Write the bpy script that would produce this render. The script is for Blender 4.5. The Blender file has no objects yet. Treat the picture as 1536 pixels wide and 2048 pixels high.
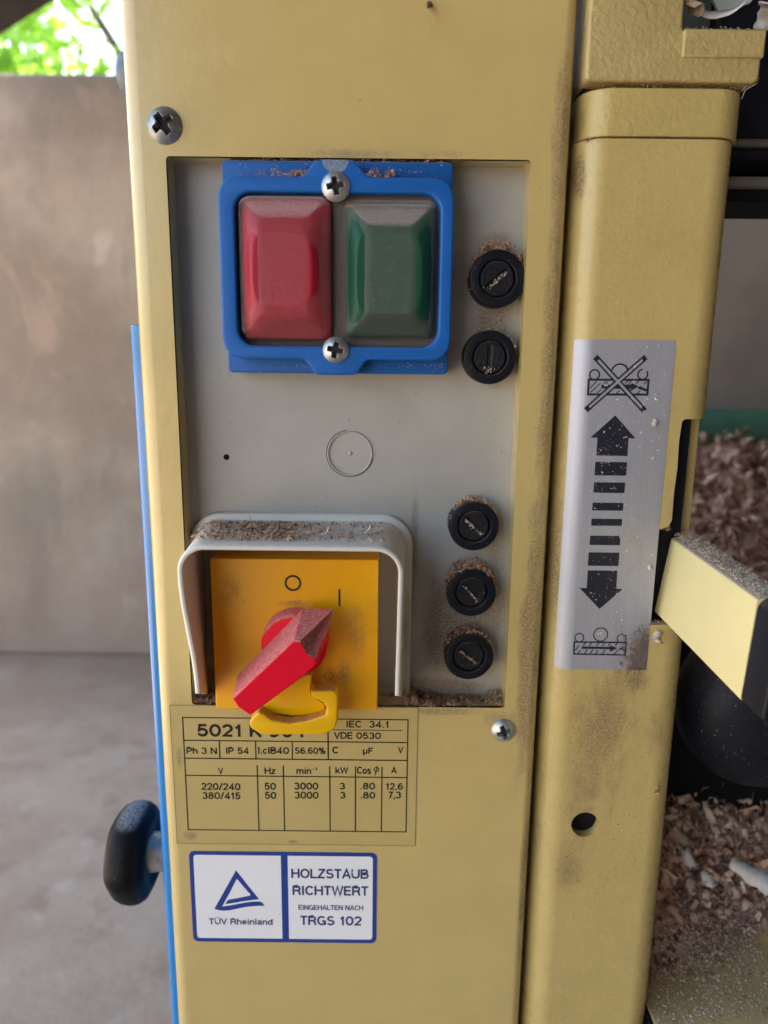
import bpy, bmesh, math, random
import numpy as np
from mathutils import Vector, Matrix
from mathutils.geometry import tessellate_polygon

random.seed(7); RNG = np.random.default_rng(11)
sc = bpy.context.scene
COL = sc.collection
R = math.radians

# ------------------------------------------------------------------ camera
# Everything is authored in millimetres in a frame with x to the right, y away from the
# viewer (0 = front face of the cabinet) and z up from the camera's height (1.02 m).
ZC = 1.02
F_PX = 1479.0; PITCH = R(12.1); ROLL = R(0.6); CAM_Y = -270.0
X_ = Vector((1, 0, 0)); U_ = Vector((0, math.sin(PITCH), math.cos(PITCH))); FW = Vector((0, math.cos(PITCH), -math.sin(PITCH)))
RT = X_ * math.cos(ROLL) + U_ * math.sin(ROLL); UP = -X_ * math.sin(ROLL) + U_ * math.cos(ROLL)
cam = bpy.data.cameras.new('camera'); camo = bpy.data.objects.new('camera', cam); COL.objects.link(camo)
m = Matrix((RT, UP, -FW)).transposed().to_4x4(); m.translation = Vector((0, CAM_Y / 1000, ZC)); camo.matrix_world = m
cam.sensor_fit = 'VERTICAL'; cam.sensor_height = 36; cam.sensor_width = 27; cam.lens = F_PX / 2048 * 36
cam.clip_start = .01; cam.clip_end = 400
cam.dof.use_dof = True; cam.dof.focus_distance = .272; cam.dof.aperture_fstop = 9.5
sc.camera = camo

# ------------------------------------------------------------------ light
SUN_EL, SUN_AZ = R(60), R(30)          # azimuth measured from +y towards +x
w = bpy.data.worlds.new('World'); sc.world = w; w.use_nodes = True
nt = w.node_tree; bg = nt.nodes['Background']
sky = nt.nodes.new('ShaderNodeTexSky'); sky.sky_type = 'NISHITA'; sky.sun_disc = False
sky.sun_elevation = SUN_EL; sky.sun_rotation = SUN_AZ; sky.air_density = 1.0; sky.dust_density = 3.0; sky.ozone_density = 1.0
nt.links.new(sky.outputs[0], bg.inputs[0]); bg.inputs[1].default_value = .15
sl = bpy.data.lights.new('sun', 'SUN'); sl.energy = 3.5; sl.angle = R(.5); sl.color = (1, .95, .87)
so = bpy.data.objects.new('sun', sl); COL.objects.link(so)
sd = Vector((math.sin(SUN_AZ) * math.cos(SUN_EL), math.cos(SUN_AZ) * math.cos(SUN_EL), math.sin(SUN_EL)))
so.rotation_euler = sd.to_track_quat('Z', 'Y').to_euler(); so.location = sd * 20
vs = sc.view_settings; vs.view_transform = 'Standard'; vs.look = 'None'; vs.gamma = 1; vs.exposure = 2.86
vs.use_white_balance = True; vs.white_balance_temperature = 7600; vs.white_balance_tint = 8
try:
    sc.cycles.max_bounces = 8; sc.cycles.diffuse_bounces = 5; sc.cycles.transparent_max_bounces = 12
    sc.cycles.sample_clamp_indirect = 6; sc.cycles.use_denoising = True
except Exception: pass

def at(u, v, y=0.0):
    """pixel of the photograph -> (x, z) in mm on the vertical plane at depth y (mm)"""
    d = RT * ((u - 768) / F_PX) + UP * ((1024 - v) / F_PX) + FW
    t = (y - CAM_Y) / d.y
    return (d.x * t, d.z * t)

# ------------------------------------------------------------------ object helpers
WL = {}
def _props(o, label=None, cat=None, group=None, kind=None):
    if label: o['label'] = label
    if cat: o['category'] = cat
    if group: o['group'] = group
    if kind: o['kind'] = kind
    return o
def link(o, parent, loc):
    COL.objects.link(o); WL[o] = loc
    if parent is not None:
        o.parent = parent; o.location = loc - WL[parent]
    else: o.location = loc
def empty(name, loc, label, cat, group=None):
    o = bpy.data.objects.new(name, None); o.empty_display_size = .02
    link(o, None, Vector((loc[0] / 1000, loc[1] / 1000, loc[2] / 1000 + ZC)))
    return _props(o, label, cat, group)
def obj(name, verts, faces, mat, parent=None, smooth=35, bevel=0, weld=0, **kw):
    V = np.asarray(verts, float).reshape(-1, 3) / 1000.0
    V[:, 2] += ZC
    lo, hi = V.min(0), V.max(0); c = (lo + hi) / 2
    if parent is None: c[2] = lo[2]
    me = bpy.data.meshes.new(name); me.from_pydata((V - c).tolist(), [], [list(f) for f in faces])
    if weld:
        bm = bmesh.new(); bm.from_mesh(me); bmesh.ops.remove_doubles(bm, verts=bm.verts, dist=weld / 1000); bmesh.ops.recalc_face_normals(bm, faces=bm.faces); bm.to_mesh(me); bm.free()
    if smooth:
        me.polygons.foreach_set('use_smooth', [True] * len(me.polygons))
        if smooth < 180: me.set_sharp_from_angle(angle=R(smooth))
    me.materials.append(mat)
    o = bpy.data.objects.new(name, me); link(o, parent, Vector(c))
    if bevel:
        b = o.modifiers.new('b', 'BEVEL'); b.width = bevel / 1000; b.segments = 3; b.limit_method = 'ANGLE'; b.angle_limit = R(30); b.harden_normals = False
    return _props(o, **kw)
def copy_to(src, dx, dy, dz, parent=None, label=None, rot=0):
    """copy a part (and its children) shifted by mm"""
    o = src.copy(); loc = WL[src] + Vector((dx, dy, dz)) / 1000
    link(o, parent, loc)
    if rot: o.rotation_euler.y = rot
    if label: o['label'] = label
    for ch in [c for c in bpy.data.objects if c.parent == src and c in WL]:
        k = ch.copy(); link(k, o, WL[ch] + Vector((dx, dy, dz)) / 1000); 
        if rot: k.rotation_euler.y = 0
    return o

class G:                                   # geometry gatherer
    def __init__(s): s.v = []; s.f = []
    def add(s, v, f):
        n = len(s.v); s.v += [tuple(p) for p in v]; s.f += [[i + n for i in q] for q in f]; return s
    def box(s, x0, x1, y0, y1, z0, z1):
        return s.add([(x, y, z) for z in (z0, z1) for y in (y0, y1) for x in (x0, x1)],
                     [(0, 2, 3, 1), (4, 5, 7, 6), (0, 1, 5, 4), (2, 6, 7, 3), (0, 4, 6, 2), (1, 3, 7, 5)])
    def build(s, name, mat, parent=None, **kw): return obj(name, s.v, s.f, mat, parent, **kw)

def rrect(x0, x1, z0, z1, r, n=8):
    pts = []
    for cx, cz, a0 in ((x1 - r, z1 - r, 0), (x0 + r, z1 - r, 90), (x0 + r, z0 + r, 180), (x1 - r, z0 + r, 270)):
        for i in range(n + 1):
            a = R(a0 + 90 * i / n); pts.append((cx + r * math.cos(a), cz + r * math.sin(a)))
    return pts
def circ(cx, cz, r, n=40): return [(cx + r * math.cos(2 * math.pi * i / n), cz + r * math.sin(2 * math.pi * i / n)) for i in range(n)]
def rpoly(pts, r, n=6):
    out = []; N = len(pts)
    for i, p in enumerate(pts):
        rr = r
        if len(p) == 3: rr = p[2]
        p = Vector(p[:2]); a = Vector(pts[i - 1][:2]); b = Vector(pts[(i + 1) % N][:2])
        da, db = (a - p), (b - p); k = min(rr, da.length * .48, db.length * .48)
        if k < .02: out.append(tuple(p)); continue
        s, e = p + da.normalized() * k, p + db.normalized() * k
        for j in range(n + 1):
            t = j / n; q = s * (1 - t) ** 2 + p * 2 * t * (1 - t) + e * t * t; out.append(tuple(q))
    return out
def shape_geo(loops, y0, y1, bev=0.0, bseg=3):
    """2-D curve with holes filled, extruded from y0 (front) to y1 (back), edges rounded"""
    cu = bpy.data.curves.new('c', 'CURVE'); cu.dimensions = '2D'; cu.fill_mode = 'BOTH'
    for lp in loops:
        s = cu.splines.new('POLY'); s.points.add(len(lp) - 1); s.use_cyclic_u = True
        for i, p in enumerate(lp): s.points[i].co = (p[0], p[1], 0, 1)
    cu.extrude = max((y1 - y0) / 2 - bev, 0); cu.bevel_depth = bev; cu.bevel_resolution = bseg; cu.offset = -bev
    t = bpy.data.objects.new('c', cu); COL.objects.link(t)
    dg = bpy.context.evaluated_depsgraph_get(); me = bpy.data.meshes.new_from_object(t.evaluated_get(dg))
    yc = (y0 + y1) / 2
    v = [(p.co.x, yc - p.co.z, p.co.y) for p in me.vertices]; f = [list(p.vertices) for p in me.polygons]
    bpy.data.objects.remove(t); bpy.data.curves.remove(cu); bpy.data.meshes.remove(me)
    return v, f
def shape(name, loops, y0, y1, mat, parent=None, bev=0.0, bseg=3, **kw):
    v, f = shape_geo(loops, y0, y1, bev, bseg)
    return obj(name, v, f, mat, parent, weld=.01, **kw)
def extr(profile, z0, z1):
    """closed XY profile extruded along z"""
    n = len(profile); v = [(x, y, z0) for x, y in profile] + [(x, y, z1) for x, y in profile]
    f = [(i, (i + 1) % n, (i + 1) % n + n, i + n) for i in range(n)]
    return v, f + [list(range(n))[::-1], list(range(n, 2 * n))]
def arc(cx, cy, r, a0, a1, n=14): return [(cx + r * math.cos(R(a0 + (a1 - a0) * i / n)), cy + r * math.sin(R(a0 + (a1 - a0) * i / n))) for i in range(n + 1)]
def lathe(prof, cx, cz, n=48, axis='y', other=0):
    """prof: list of (radius, y); axis along y"""
    v = []; f = []; m_ = len(prof)
    for i in range(n):
        a = 2 * math.pi * i / n
        for r, y in prof:
            if axis == 'y': v.append((cx + r * math.cos(a), y, cz + r * math.sin(a)))
            else: v.append((y, other + r * math.cos(a), cz + r * math.sin(a)))
    for i in range(n):
        for j in range(m_ - 1):
            a, b = i * m_ + j, ((i + 1) % n) * m_ + j
            f.append((a, a + 1, b + 1, b) if axis == 'y' else (a, b, b + 1, a + 1))
    return v, f
def polar(cx, cz, rad, fn, nr=26, na=72):
    """front-facing height field on a disc; fn(x,z)->y"""
    v = [(cx, fn(0, 0), cz)]; f = []
    for i in range(1, nr + 1):
        for j in range(na):
            a = 2 * math.pi * j / na; x, z = rad * i / nr * math.cos(a), rad * i / nr * math.sin(a)
            v.append((cx + x, fn(x, z), cz + z))
    for j in range(na): f.append((0, 1 + j, 1 + (j + 1) % na))
    for i in range(nr - 1):
        for j in range(na):
            a = 1 + i * na + j; b = 1 + i * na + (j + 1) % na
            f.append((a, a + na, b + na, b))
    return v, f
def grid(x0, x1, z0, z1, nx, nz, fn):
    v = [(x0 + (x1 - x0) * i / nx, fn(x0 + (x1 - x0) * i / nx, z0 + (z1 - z0) * j / nz), z0 + (z1 - z0) * j / nz) for j in range(nz + 1) for i in range(nx + 1)]
    f = [(j * (nx + 1) + i, j * (nx + 1) + i + 1, (j + 1) * (nx + 1) + i + 1, (j + 1) * (nx + 1) + i) for j in range(nz) for i in range(nx)]
    return v, f
def tube(path, r, n=12, closed=False):
    P = [Vector(p) for p in path]; v = []; f = []; N = len(P)
    for i, p in enumerate(P):
        t = (P[min(i + 1, N - 1)] - P[max(i - 1, 0)]).normalized()
        a = t.orthogonal().normalized() if i == 0 else (a - t * a.dot(t)).normalized()
        b = t.cross(a); rr = r[i] if isinstance(r, (list, tuple)) else r
        for j in range(n):
            q = 2 * math.pi * j / n; v.append(tuple(p + a * rr * math.cos(q) + b * rr * math.sin(q)))
    for i in range(N - 1):
        for j in range(n): f.append((i * n + j, i * n + (j + 1) % n, (i + 1) * n + (j + 1) % n, (i + 1) * n + j))
    return v, f + [list(range(n))[::-1], list(range((N - 1) * n, N * n))]
def sm(x): x = min(1, max(0, x)); return x * x * (3 - 2 * x)

# ------------------------------------------------------------------ flat print
# stroke alphabet in the manner of a wide grotesque: every glyph is (advance, strokes), cap height 1
def _E(cx, cy, rx, ry, a0, a1, n=14): return [(cx + rx * math.cos(R(a0 + (a1 - a0) * i / n)), cy + ry * math.sin(R(a0 + (a1 - a0) * i / n))) for i in range(n + 1)]
a_, b_ = .08, .92
GL = {
 'A': (.86, [[(.05, 0), (.43, .97), (.81, 0)], [(.2, .33), (.66, .33)]]),
 'B': (.82, [[(.1, 0), (.1, 1)], [(.1, b_)] + [(.45, b_)] + _E(.47, .73, .2, .19, 90, -90) + [(.1, .53)], [(.1, .53), (.5, .53)] + _E(.5, .305, .24, .225, 90, -90) + [(.1, a_)]]),
 'C': (.86, [_E(.46, .5, .36, .42, 38, 322, 22)]),
 'D': (.86, [[(.1, 0), (.1, 1)], [(.1, b_), (.4, b_)] + _E(.42, .5, .36, .42, 90, -90) + [(.1, a_)]]),
 'E': (.74, [[(.1, 0), (.1, 1)], [(.1, b_), (.7, b_)], [(.1, .51), (.65, .51)], [(.1, a_), (.72, a_)]]),
 'F': (.70, [[(.1, 0), (.1, 1)], [(.1, b_), (.68, b_)], [(.1, .5), (.6, .5)]]),
 'G': (.92, [_E(.46, .5, .36, .42, 42, 300, 22) + [(.8, .25), (.8, .46)], [(.5, .45), (.86, .45)], [(.82, 0), (.82, .45)]]),
 'H': (.86, [[(.1, 0), (.1, 1)], [(.76, 0), (.76, 1)], [(.1, .52), (.76, .52)]]),
 'I': (.28, [[(.14, 0), (.14, 1)]]),
 'K': (.82, [[(.1, 0), (.1, 1)], [(.76, 1), (.12, .36)], [(.34, .56), (.78, 0)]]),
 'L': (.68, [[(.1, 1), (.1, a_), (.66, a_)]]),
 'N': (.88, [[(.1, 0), (.1, 1)], [(.12, .96), (.76, .04)], [(.78, 0), (.78, 1)]]),
 'O': (.94, [_E(.47, .5, .38, .42, 0, 360, 30)]),
 'P': (.78, [[(.1, 0), (.1, 1)], [(.1, b_), (.48, b_)] + _E(.48, .675, .22, .245, 90, -90) + [(.1, .43)]]),
 'R': (.84, [[(.1, 0), (.1, 1)], [(.1, b_), (.5, b_)] + _E(.5, .7, .22, .22, 90, -90) + [(.1, .48)], [(.52, .48), (.68, .36), (.7, .18), (.77, 0)]]),
 'S': (.80, [_E(.41, .72, .27, .2, 25, 180, 12) + _E(.40, .72, .26, .22, 190, 262, 6) + _E(.42, .285, .28, .22, 82, -10, 10) + _E(.40, .28, .31, .2, -12, -160, 14)]),
 'T': (.74, [[(.02, b_), (.72, b_)], [(.37, 0), (.37, b_)]]),
 'U': (.86, [[(.1, 1), (.1, .36)] + _E(.43, .38, .33, .3, 180, 360, 16) + [(.76, 1)]]),
 'V': (.80, [[(.04, 1), (.4, .03), (.76, 1)]]),
 'W': (1.12, [[(.05, 1), (.3, .03), (.56, .95), (.82, .03), (1.07, 1)]]),
 'Z': (.76, [[(.06, b_), (.68, b_), (.08, a_), (.72, a_)]]),
 'a': (.66, [_E(.31, .56, .22, .14, 165, 0, 10) + [(.54, .1), (.6, 0)], [(.54, .42), (.3, .40)] + _E(.27, .22, .18, .16, 90, 270, 10) + [(.42, .1), (.54, .22)]]),
 'c': (.62, [_E(.33, .36, .25, .29, 45, 315, 18)]),
 'd': (.70, [[(.6, 0), (.6, 1)], _E(.34, .36, .25, .29, 0, 360, 22)]),
 'e': (.66, [[(.1, .36), (.57, .38)] + _E(.33, .37, .25, .28, 10, 318, 20)]),
 'h': (.68, [[(.1, 0), (.1, 1)], [(.1, .42)] + _E(.34, .42, .24, .23, 160, 0, 10) + [(.58, 0)]]),
 'i': (.26, [[(.13, 0), (.13, .72)], [(.13, .86), (.13, 1)]]),
 'k': (.66, [[(.1, 0), (.1, 1)], [(.58, .72), (.12, .25)], [(.27, .42), (.62, 0)]]),
 'l': (.26, [[(.13, 0), (.13, 1)]]),
 'm': (1.04, [[(.1, 0), (.1, .72)], [(.1, .42)] + _E(.3, .42, .21, .23, 160, 0, 10) + [(.52, 0)], [(.52, .42)] + _E(.73, .42, .21, .23, 160, 0, 10) + [(.94, 0)]]),
 'n': (.68, [[(.1, 0), (.1, .72)], [(.1, .42)] + _E(.34, .42, .24, .23, 160, 0, 10) + [(.58, 0)]]),
 'o': (.68, [_E(.34, .36, .26, .29, 0, 360, 24)]),
 's': (.60, [_E(.3, .52, .2, .14, 30, 190, 10) + _E(.3, .2, .21, .15, 80, -20, 8) + _E(.29, .2, .22, .14, -30, -160, 10)]),
 'z': (.58, [[(.05, .65), (.5, .65), (.07, .08), (.53, .08)]]),
 '\u00b5': (.70, [[(.1, -.26), (.1, .72)], [(.1, .3)] + _E(.34, .3, .24, .23, 200, 360, 10) + [(.58, .72)], [(.58, 0), (.58, .72)]]),
 '0': (.80, [_E(.4, .5, .31, .42, 0, 360, 28)]),
 '1': (.56, [[(.1, .72), (.24, .76), (.33, .86), (.35, 1)], [(.35, 0), (.35, 1)]]),
 '2': (.76, [_E(.38, .67, .28, .25, 170, -30, 14) + [(.12, a_), (.7, a_)]]),
 '3': (.78, [_E(.37, .71, .26, .21, 160, -80, 14), _E(.38, .3, .3, .22, 85, -165, 16)]),
 '4': (.80, [[(.55, 0), (.55, .93), (.1, .28), (.76, .28)]]),
 '5': (.78, [[(.66, b_), (.2, b_), (.15, .5)] + _E(.38, .34, .29, .26, 130, -160, 18)]),
 '6': (.80, [_E(.41, .32, .29, .24, 0, 360, 22), _E(.46, .5, .35, .42, 50, 190, 14)]),
 '7': (.74, [[(.08, b_), (.66, b_), (.42, .5), (.3, 0)]]),
 '8': (.80, [_E(.4, .73, .24, .19, 0, 360, 20), _E(.4, .3, .3, .22, 0, 360, 22)]),
 '9': (.80, [_E(.39, .68, .29, .24, 0, 360, 22), _E(.34, .5, .35, .42, -130, 10, 14)]),
 '.': (.28, [[(.14, 0), (.14, .16)]]), ',': (.28, [[(.15, .16), (.13, -.14)]]), '-': (.44, [[(.04, .45), (.4, .45)]]),
 '/': (.52, [[(.04, -.02), (.48, 1.02)]]), ' ': (.36, []),
 '%': (1.1, [_E(.25, .73, .16, .2, 0, 360, 16), _E(.85, .27, .16, .2, 0, 360, 16), [(.78, 1), (.32, 0)]]),
}
GL['\u00dc'] = (.86, GL['U'][1] + [[(.24, 1.1), (.24, 1.26)], [(.62, 1.1), (.62, 1.26)]])
class Print:
    def __init__(s, fn=None): s.v = []; s.f = []; s.marks = []
    def poly(s, pts):
        n = len(s.v); s.v += [tuple(p) for p in pts]
        for t in tessellate_polygon([[Vector((p[0], p[1], 0)) for p in pts]]): s.f.append([t[0] + n, t[1] + n, t[2] + n])
        s.marks.append(len(s.v))
    def line(s, a, b, w_):
        a = Vector(a); b = Vector(b); d = (b - a).normalized() * w_ / 2; q = Vector((-d.y, d.x)); a = a - d; b = b + d
        s.poly([a + q, b + q, b - q, a - q])
    def ring(s, c, r, w_, a0=0, a1=360, n=40):
        N = len(s.v)
        for i in range(n + 1):
            a = R(a0 + (a1 - a0) * i / n)
            for k in (r - w_ / 2, r + w_ / 2): s.v.append((c[0] + k * math.cos(a), c[1] + k * math.sin(a)))
        for i in range(n): s.f.append([N + 2 * i, N + 2 * i + 1, N + 2 * i + 3, N + 2 * i + 2])
    def stroke(s, pts, w_):
        P = [Vector(p) for p in pts]; n = len(P); N = len(s.v); closed = (P[0] - P[-1]).length < 1e-4 and n > 4
        if closed: P = P[:-1]; n -= 1
        for i in range(n):
            pv = P[i - 1] if (closed or i) else None; nx = P[(i + 1) % n] if (closed or i < n - 1) else None
            d0 = (P[i] - pv).normalized() if pv is not None else None; d1 = (nx - P[i]).normalized() if nx is not None else None
            d0 = d0 or d1; d1 = d1 or d0; t = d0 + d1; t = t.normalized() if t.length > .05 else d1
            q = Vector((-t.y, t.x)); k = w_ / 2 / max(.45, q.dot(Vector((-d1.y, d1.x))))
            s.v += [tuple(P[i] + q * k), tuple(P[i] - q * k)]
        for i in range(n if closed else n - 1): a = N + 2 * i; b = N + 2 * ((i + 1) % n); s.f.append([a, a + 1, b + 1, b])
    def text(s, txt, x0, x1, z0, z1, bold=.02, spacing=1.0):
        w_ = .165 + bold * 1.2; x = 0; S = []
        for ch in txt:
            adv, st = GL[ch]; S += [[(p[0] * 1.0 + x, p[1]) for p in q] for q in st]; x += adv + .07
        A = np.array([p for q in S for p in q]); lo = A.min(0) - [w_ / 2, 0]; hi = A.max(0) + [w_ / 2, 0]; lo[1] = min(lo[1], 0) ; hi[1] = max(hi[1], .72)
        kz = (z1 - z0) / (hi[1] - lo[1]); kx = (x1 - x0) / (hi[0] - lo[0])
        for q in S: s.stroke([(x0 + (p[0] - lo[0]) * kx, z0 + (p[1] - lo[1]) * kz) for p in q], w_ * (kz * .6 + kx * .4)); s.marks.append(len(s.v))
    def build(s, name, y, mat, parent, **kw):
        import bisect
        bm = bmesh.new(); vs_ = [bm.verts.new((a, y - .003 * (bisect.bisect_right(s.marks, i) % 5), b)) for i, (a, b) in enumerate(s.v)]
        for f in s.f:
            try: bm.faces.new([vs_[i] for i in f])
            except ValueError: pass
        for f in bm.faces:
            f.normal_update()
            if f.normal.y > 0: f.normal_flip()
        bm.verts.index_update()
        V = [v.co[:] for v in bm.verts]; F = [[v.index for v in f.verts] for f in bm.faces]; bm.free()
        return obj(name, V, F, mat, parent, smooth=0, **kw)

# ------------------------------------------------------------------ materials
class NM:
    def __init__(s, name):
        s.m = bpy.data.materials.new(name); s.m.use_nodes = True; s.t = s.m.node_tree
        s.b = s.t.nodes['Principled BSDF']; s.pos = s.t.nodes.new('ShaderNodeNewGeometry')
    def n(s, ty, **kw):
        q = s.t.nodes.new(ty)
        for k, v in kw.items(): setattr(q, k, v)
        return q
    def L(s, a, b): s.t.links.new(a, b)
    def noise(s, scale, detail=4, rough=.6, dist=0, stretch=None, off=(0, 0, 0)):
        src = s.pos.outputs['Position']
        mp = s.n('ShaderNodeMapping'); s.L(src, mp.inputs[0]); mp.inputs['Location'].default_value = off
        if stretch: mp.inputs['Scale'].default_value = stretch
        q = s.n('ShaderNodeTexNoise'); s.L(mp.outputs[0], q.inputs['Vector'])
        q.inputs['Scale'].default_value = scale; q.inputs['Detail'].default_value = detail; q.inputs['Roughness'].default_value = rough; q.inputs['Distortion'].default_value = dist
        return q.outputs['Fac']
    def ramp(s, fac, a, b, lo=0.0, hi=1.0):
        q = s.n('ShaderNodeMapRange'); q.interpolation_type = 'SMOOTHSTEP'; s.L(fac, q.inputs[0]); q.inputs[1].default_value = a; q.inputs[2].default_value = b; q.inputs[3].default_value = lo; q.inputs[4].default_value = hi
        return q.outputs[0]
    def math(s, op, a, b=None, clamp=False):
        q = s.n('ShaderNodeMath', operation=op); q.use_clamp = clamp
        for i, x in enumerate((a, b)):
            if x is None: continue
            if isinstance(x, (int, float)): q.inputs[i].default_value = x
            else: s.L(x, q.inputs[i])
        return q.outputs[0]
    def mix(s, fac, a, b, mode='MIX'):
        q = s.n('ShaderNodeMix', data_type='RGBA', blend_type=mode)
        for i, x in ((0, fac), (6, a), (7, b)):
            if isinstance(x, (int, float)): q.inputs[i].default_value = x
            elif isinstance(x, tuple): q.inputs[i].default_value = (*x[:3], 1)
            else: s.L(x, q.inputs[i])
        return q.outputs[2]
    def mixf(s, fac, a, b):
        q = s.n('ShaderNodeMix', data_type='FLOAT')
        for i, x in ((0, fac), (2, a), (3, b)):
            if isinstance(x, (int, float)): q.inputs[i].default_value = x
            else: s.L(x, q.inputs[i])
        return q.outputs[0]
    def xyz(s):
        q = s.n('ShaderNodeSeparateXYZ'); s.L(s.pos.outputs['Position'], q.inputs[0]); return q.outputs
    def blob(s, x, z, rx, rz, soft=1.0):
        """soft elliptical mask round (x,z) mm in the world, 1 inside"""
        mp = s.n('ShaderNodeMapping'); s.L(s.pos.outputs['Position'], mp.inputs[0])
        mp.inputs['Scale'].default_value = (1000 / rx, 0, 1000 / rz); mp.inputs['Location'].default_value = (-x / rx, 0, -(z + ZC * 1000) / rz)
        q = s.n('ShaderNodeVectorMath', operation='LENGTH'); s.L(mp.outputs[0], q.inputs[0])
        return s.ramp(q.outputs['Value'], 1.0, 1.0 - soft)
    def upward(s, a=.25, b=.8):
        q = s.n('ShaderNodeSeparateXYZ'); s.L(s.pos.outputs['Normal'], q.inputs[0]); return s.ramp(q.outputs[2], a, b)
DUSTC = (.40, .29, .23)
def surf(name, base, rough=.5, metal=0, coat=0, spec=.5, var=.06, vscale=40, bump=0, bscale=800, bdetail=3, fine=0, dust=0, dustcol=DUSTC, dlo=.25, dhi=.8,
         specks=0, speckcol=(.13, .08, .05), sscale=900, stains=(), roughvar=.1, light_specks=0, sss=0):
    N = NM(name); big = N.noise(vscale, 4, .6)
    col = N.mix(N.ramp(big, .3, .7), tuple(c * (1 - var) for c in base), tuple(min(1, c * (1 + var)) for c in base))
    rgh = N.math('ADD', rough - roughvar / 2, N.math('MULTIPLY', N.noise(120, 5, .7, off=(3, 1, 2)), roughvar * 1.2))
    cover = None
    for (x, z, rx, rz, k, c) in stains:
        nz = N.noise(70, 6, .75, .3, off=(x * .01, z * .01, 0), stretch=(1, 1, .5)); mk = N.blob(x, z, rx, rz)
        fac = N.math('MULTIPLY', N.ramp(N.math('ADD', N.math('MULTIPLY', mk, .42 * k), nz), .58, .98), N.ramp(mk, .0, .25))
        grain = N.ramp(N.noise(1100, 4, .75, off=(z * .01, 0, x * .01)), .34, .60, .25, 1.0)
        fac = N.math('MULTIPLY', fac, grain)
        col = N.mix(N.math('MULTIPLY', fac, .75), col, c); rgh = N.mixf(fac, rgh, .95)
    if specks:
        f = N.ramp(N.noise(sscale, 2, .5, 1.2, stretch=(1, 1, .5)), .70, .76)
        area = N.ramp(N.noise(25, 4, .7, off=(9, 2, 4)), .62 - .35 * specks, .85 - .3 * specks)
        col = N.mix(N.math('MULTIPLY', f, area), col, speckcol)
    if light_specks:
        f = N.ramp(N.noise(1500, 2, .5, .8, off=(4, 4, 4)), .71, .75)
        col = N.mix(N.math('MULTIPLY', f, light_specks), col, (.62, .52, .42))
    if dust:
        up = N.upward(dlo, dhi); nz = N.ramp(N.noise(700, 6, .8, off=(5, 5, 5)), .30, .62)
        fac = N.math('MULTIPLY', N.math('MULTIPLY', up, dust), N.mixf(up, nz, 1.0) if dust > .9 else nz, clamp=True)
        dc = N.mix(N.noise(1300, 3, .7), tuple(c * .55 for c in dustcol), tuple(min(1, c * 1.35) for c in dustcol))
        col = N.mix(fac, col, dc); rgh = N.mixf(fac, rgh, .95)
    N.L(col, N.b.inputs['Base Color']); N.L(rgh, N.b.inputs['Roughness'])
    N.b.inputs['Metallic'].default_value = metal; N.b.inputs['Coat Weight'].default_value = coat; N.b.inputs['Coat Roughness'].default_value = .12
    N.b.inputs['Specular IOR Level'].default_value = spec
    if bump:
        bp = N.n('ShaderNodeBump'); bp.inputs['Strength'].default_value = 1; bp.inputs['Distance'].default_value = bump / 1000
        N.L(N.noise(bscale, bdetail, .55), bp.inputs['Height'])
        if fine:
            b2 = N.n('ShaderNodeBump'); b2.inputs['Distance'].default_value = fine / 1000; N.L(N.noise(3000, 2, .6), b2.inputs['Height']); N.L(bp.outputs[0], b2.inputs['Normal']); bp = b2
        N.L(bp.outputs[0], N.b.inputs['Normal'])
        if coat: N.L(bp.outputs[0], N.b.inputs['Coat Normal'])
    return N.m

BR = (.17, .095, .055); BRD = (.09, .05, .035); GRIME = (.22, .15, .10)
YEL = (.56, .43, .168)
M = {}
M['cabinet'] = surf('cabinet_paint', YEL, .24, spec=.5, coat=.6, var=.035, bump=.06, bscale=260, fine=.012, specks=.25, stains=[
    (58, 20, 5, 190, 1.0, BR), (57, -110, 7, 100, 1.35, BR), (60, -215, 4, 90, 1.0, BR), (-80, -150, 5, 30, .7, GRIME), (-81, -190, 6, 14, .8, GRIME),
    (-10, 66, 60, 3, .8, GRIME), (14, 104, 4, 12, .5, BRD), (20, -138.5, 45, 3, 1.0, GRIME), (48, -141, 12, 8, .9, GRIME), (-60, 95, 16, 10, .35, (.66, .52, .26))])
M['post'] = surf('post_paint', (.52, .40, .155), .27, var=.04, bump=.11, bscale=520, fine=.02, specks=.55, light_specks=.35, stains=[
    (88, -152, 24, 62, .95, BR), (82, -205, 20, 40, .7, BR), (66, -60, 4, 80, .8, BR), (100, -124, 8, 12, 1.1, BRD), (66, -180, 4, 60, .5, BRD), (66, 60, 4, 14, 1.2, BRD), (110, -145, 6, 25, .6, BR), (107, -55, 5, 14, .8, GRIME)])
M['cast'] = surf('cast_paint', (.44, .34, .14), .42, var=.06, bump=.55, bscale=520, bdetail=5, fine=.03, specks=.3, stains=[(90, 87, 40, 3, 1.1, BRD), (90, 72.3, 40, 1.5, 1, BRD)])
M['band'] = surf('band_paint', (.49, .38, .14), .38, var=.04, bump=.25, bscale=560, fine=.02, specks=.2, stains=[(90, 71.8, 40, 1.2, 1.2, BRD), (66, 78, 2.5, 10, 1, BR)])
M['lever'] = surf('lever_paint', (.74, .64, .32), .35, var=.02, bump=.05, bscale=300, specks=.12, dust=1.0, dustcol=(.42, .33, .27), dlo=.45, dhi=.75)
M['bed'] = surf('bed_paint', (.70, .53, .25), .5, var=.1, bump=.1, bscale=500, specks=.6, light_specks=.9, stains=[(140, -275, 30, 20, .8, GRIME)])
M['inside'] = surf('inside_black', (.006, .006, .008), .8, spec=.2)  # near-black; also puts shade into the slot and gaps
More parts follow.
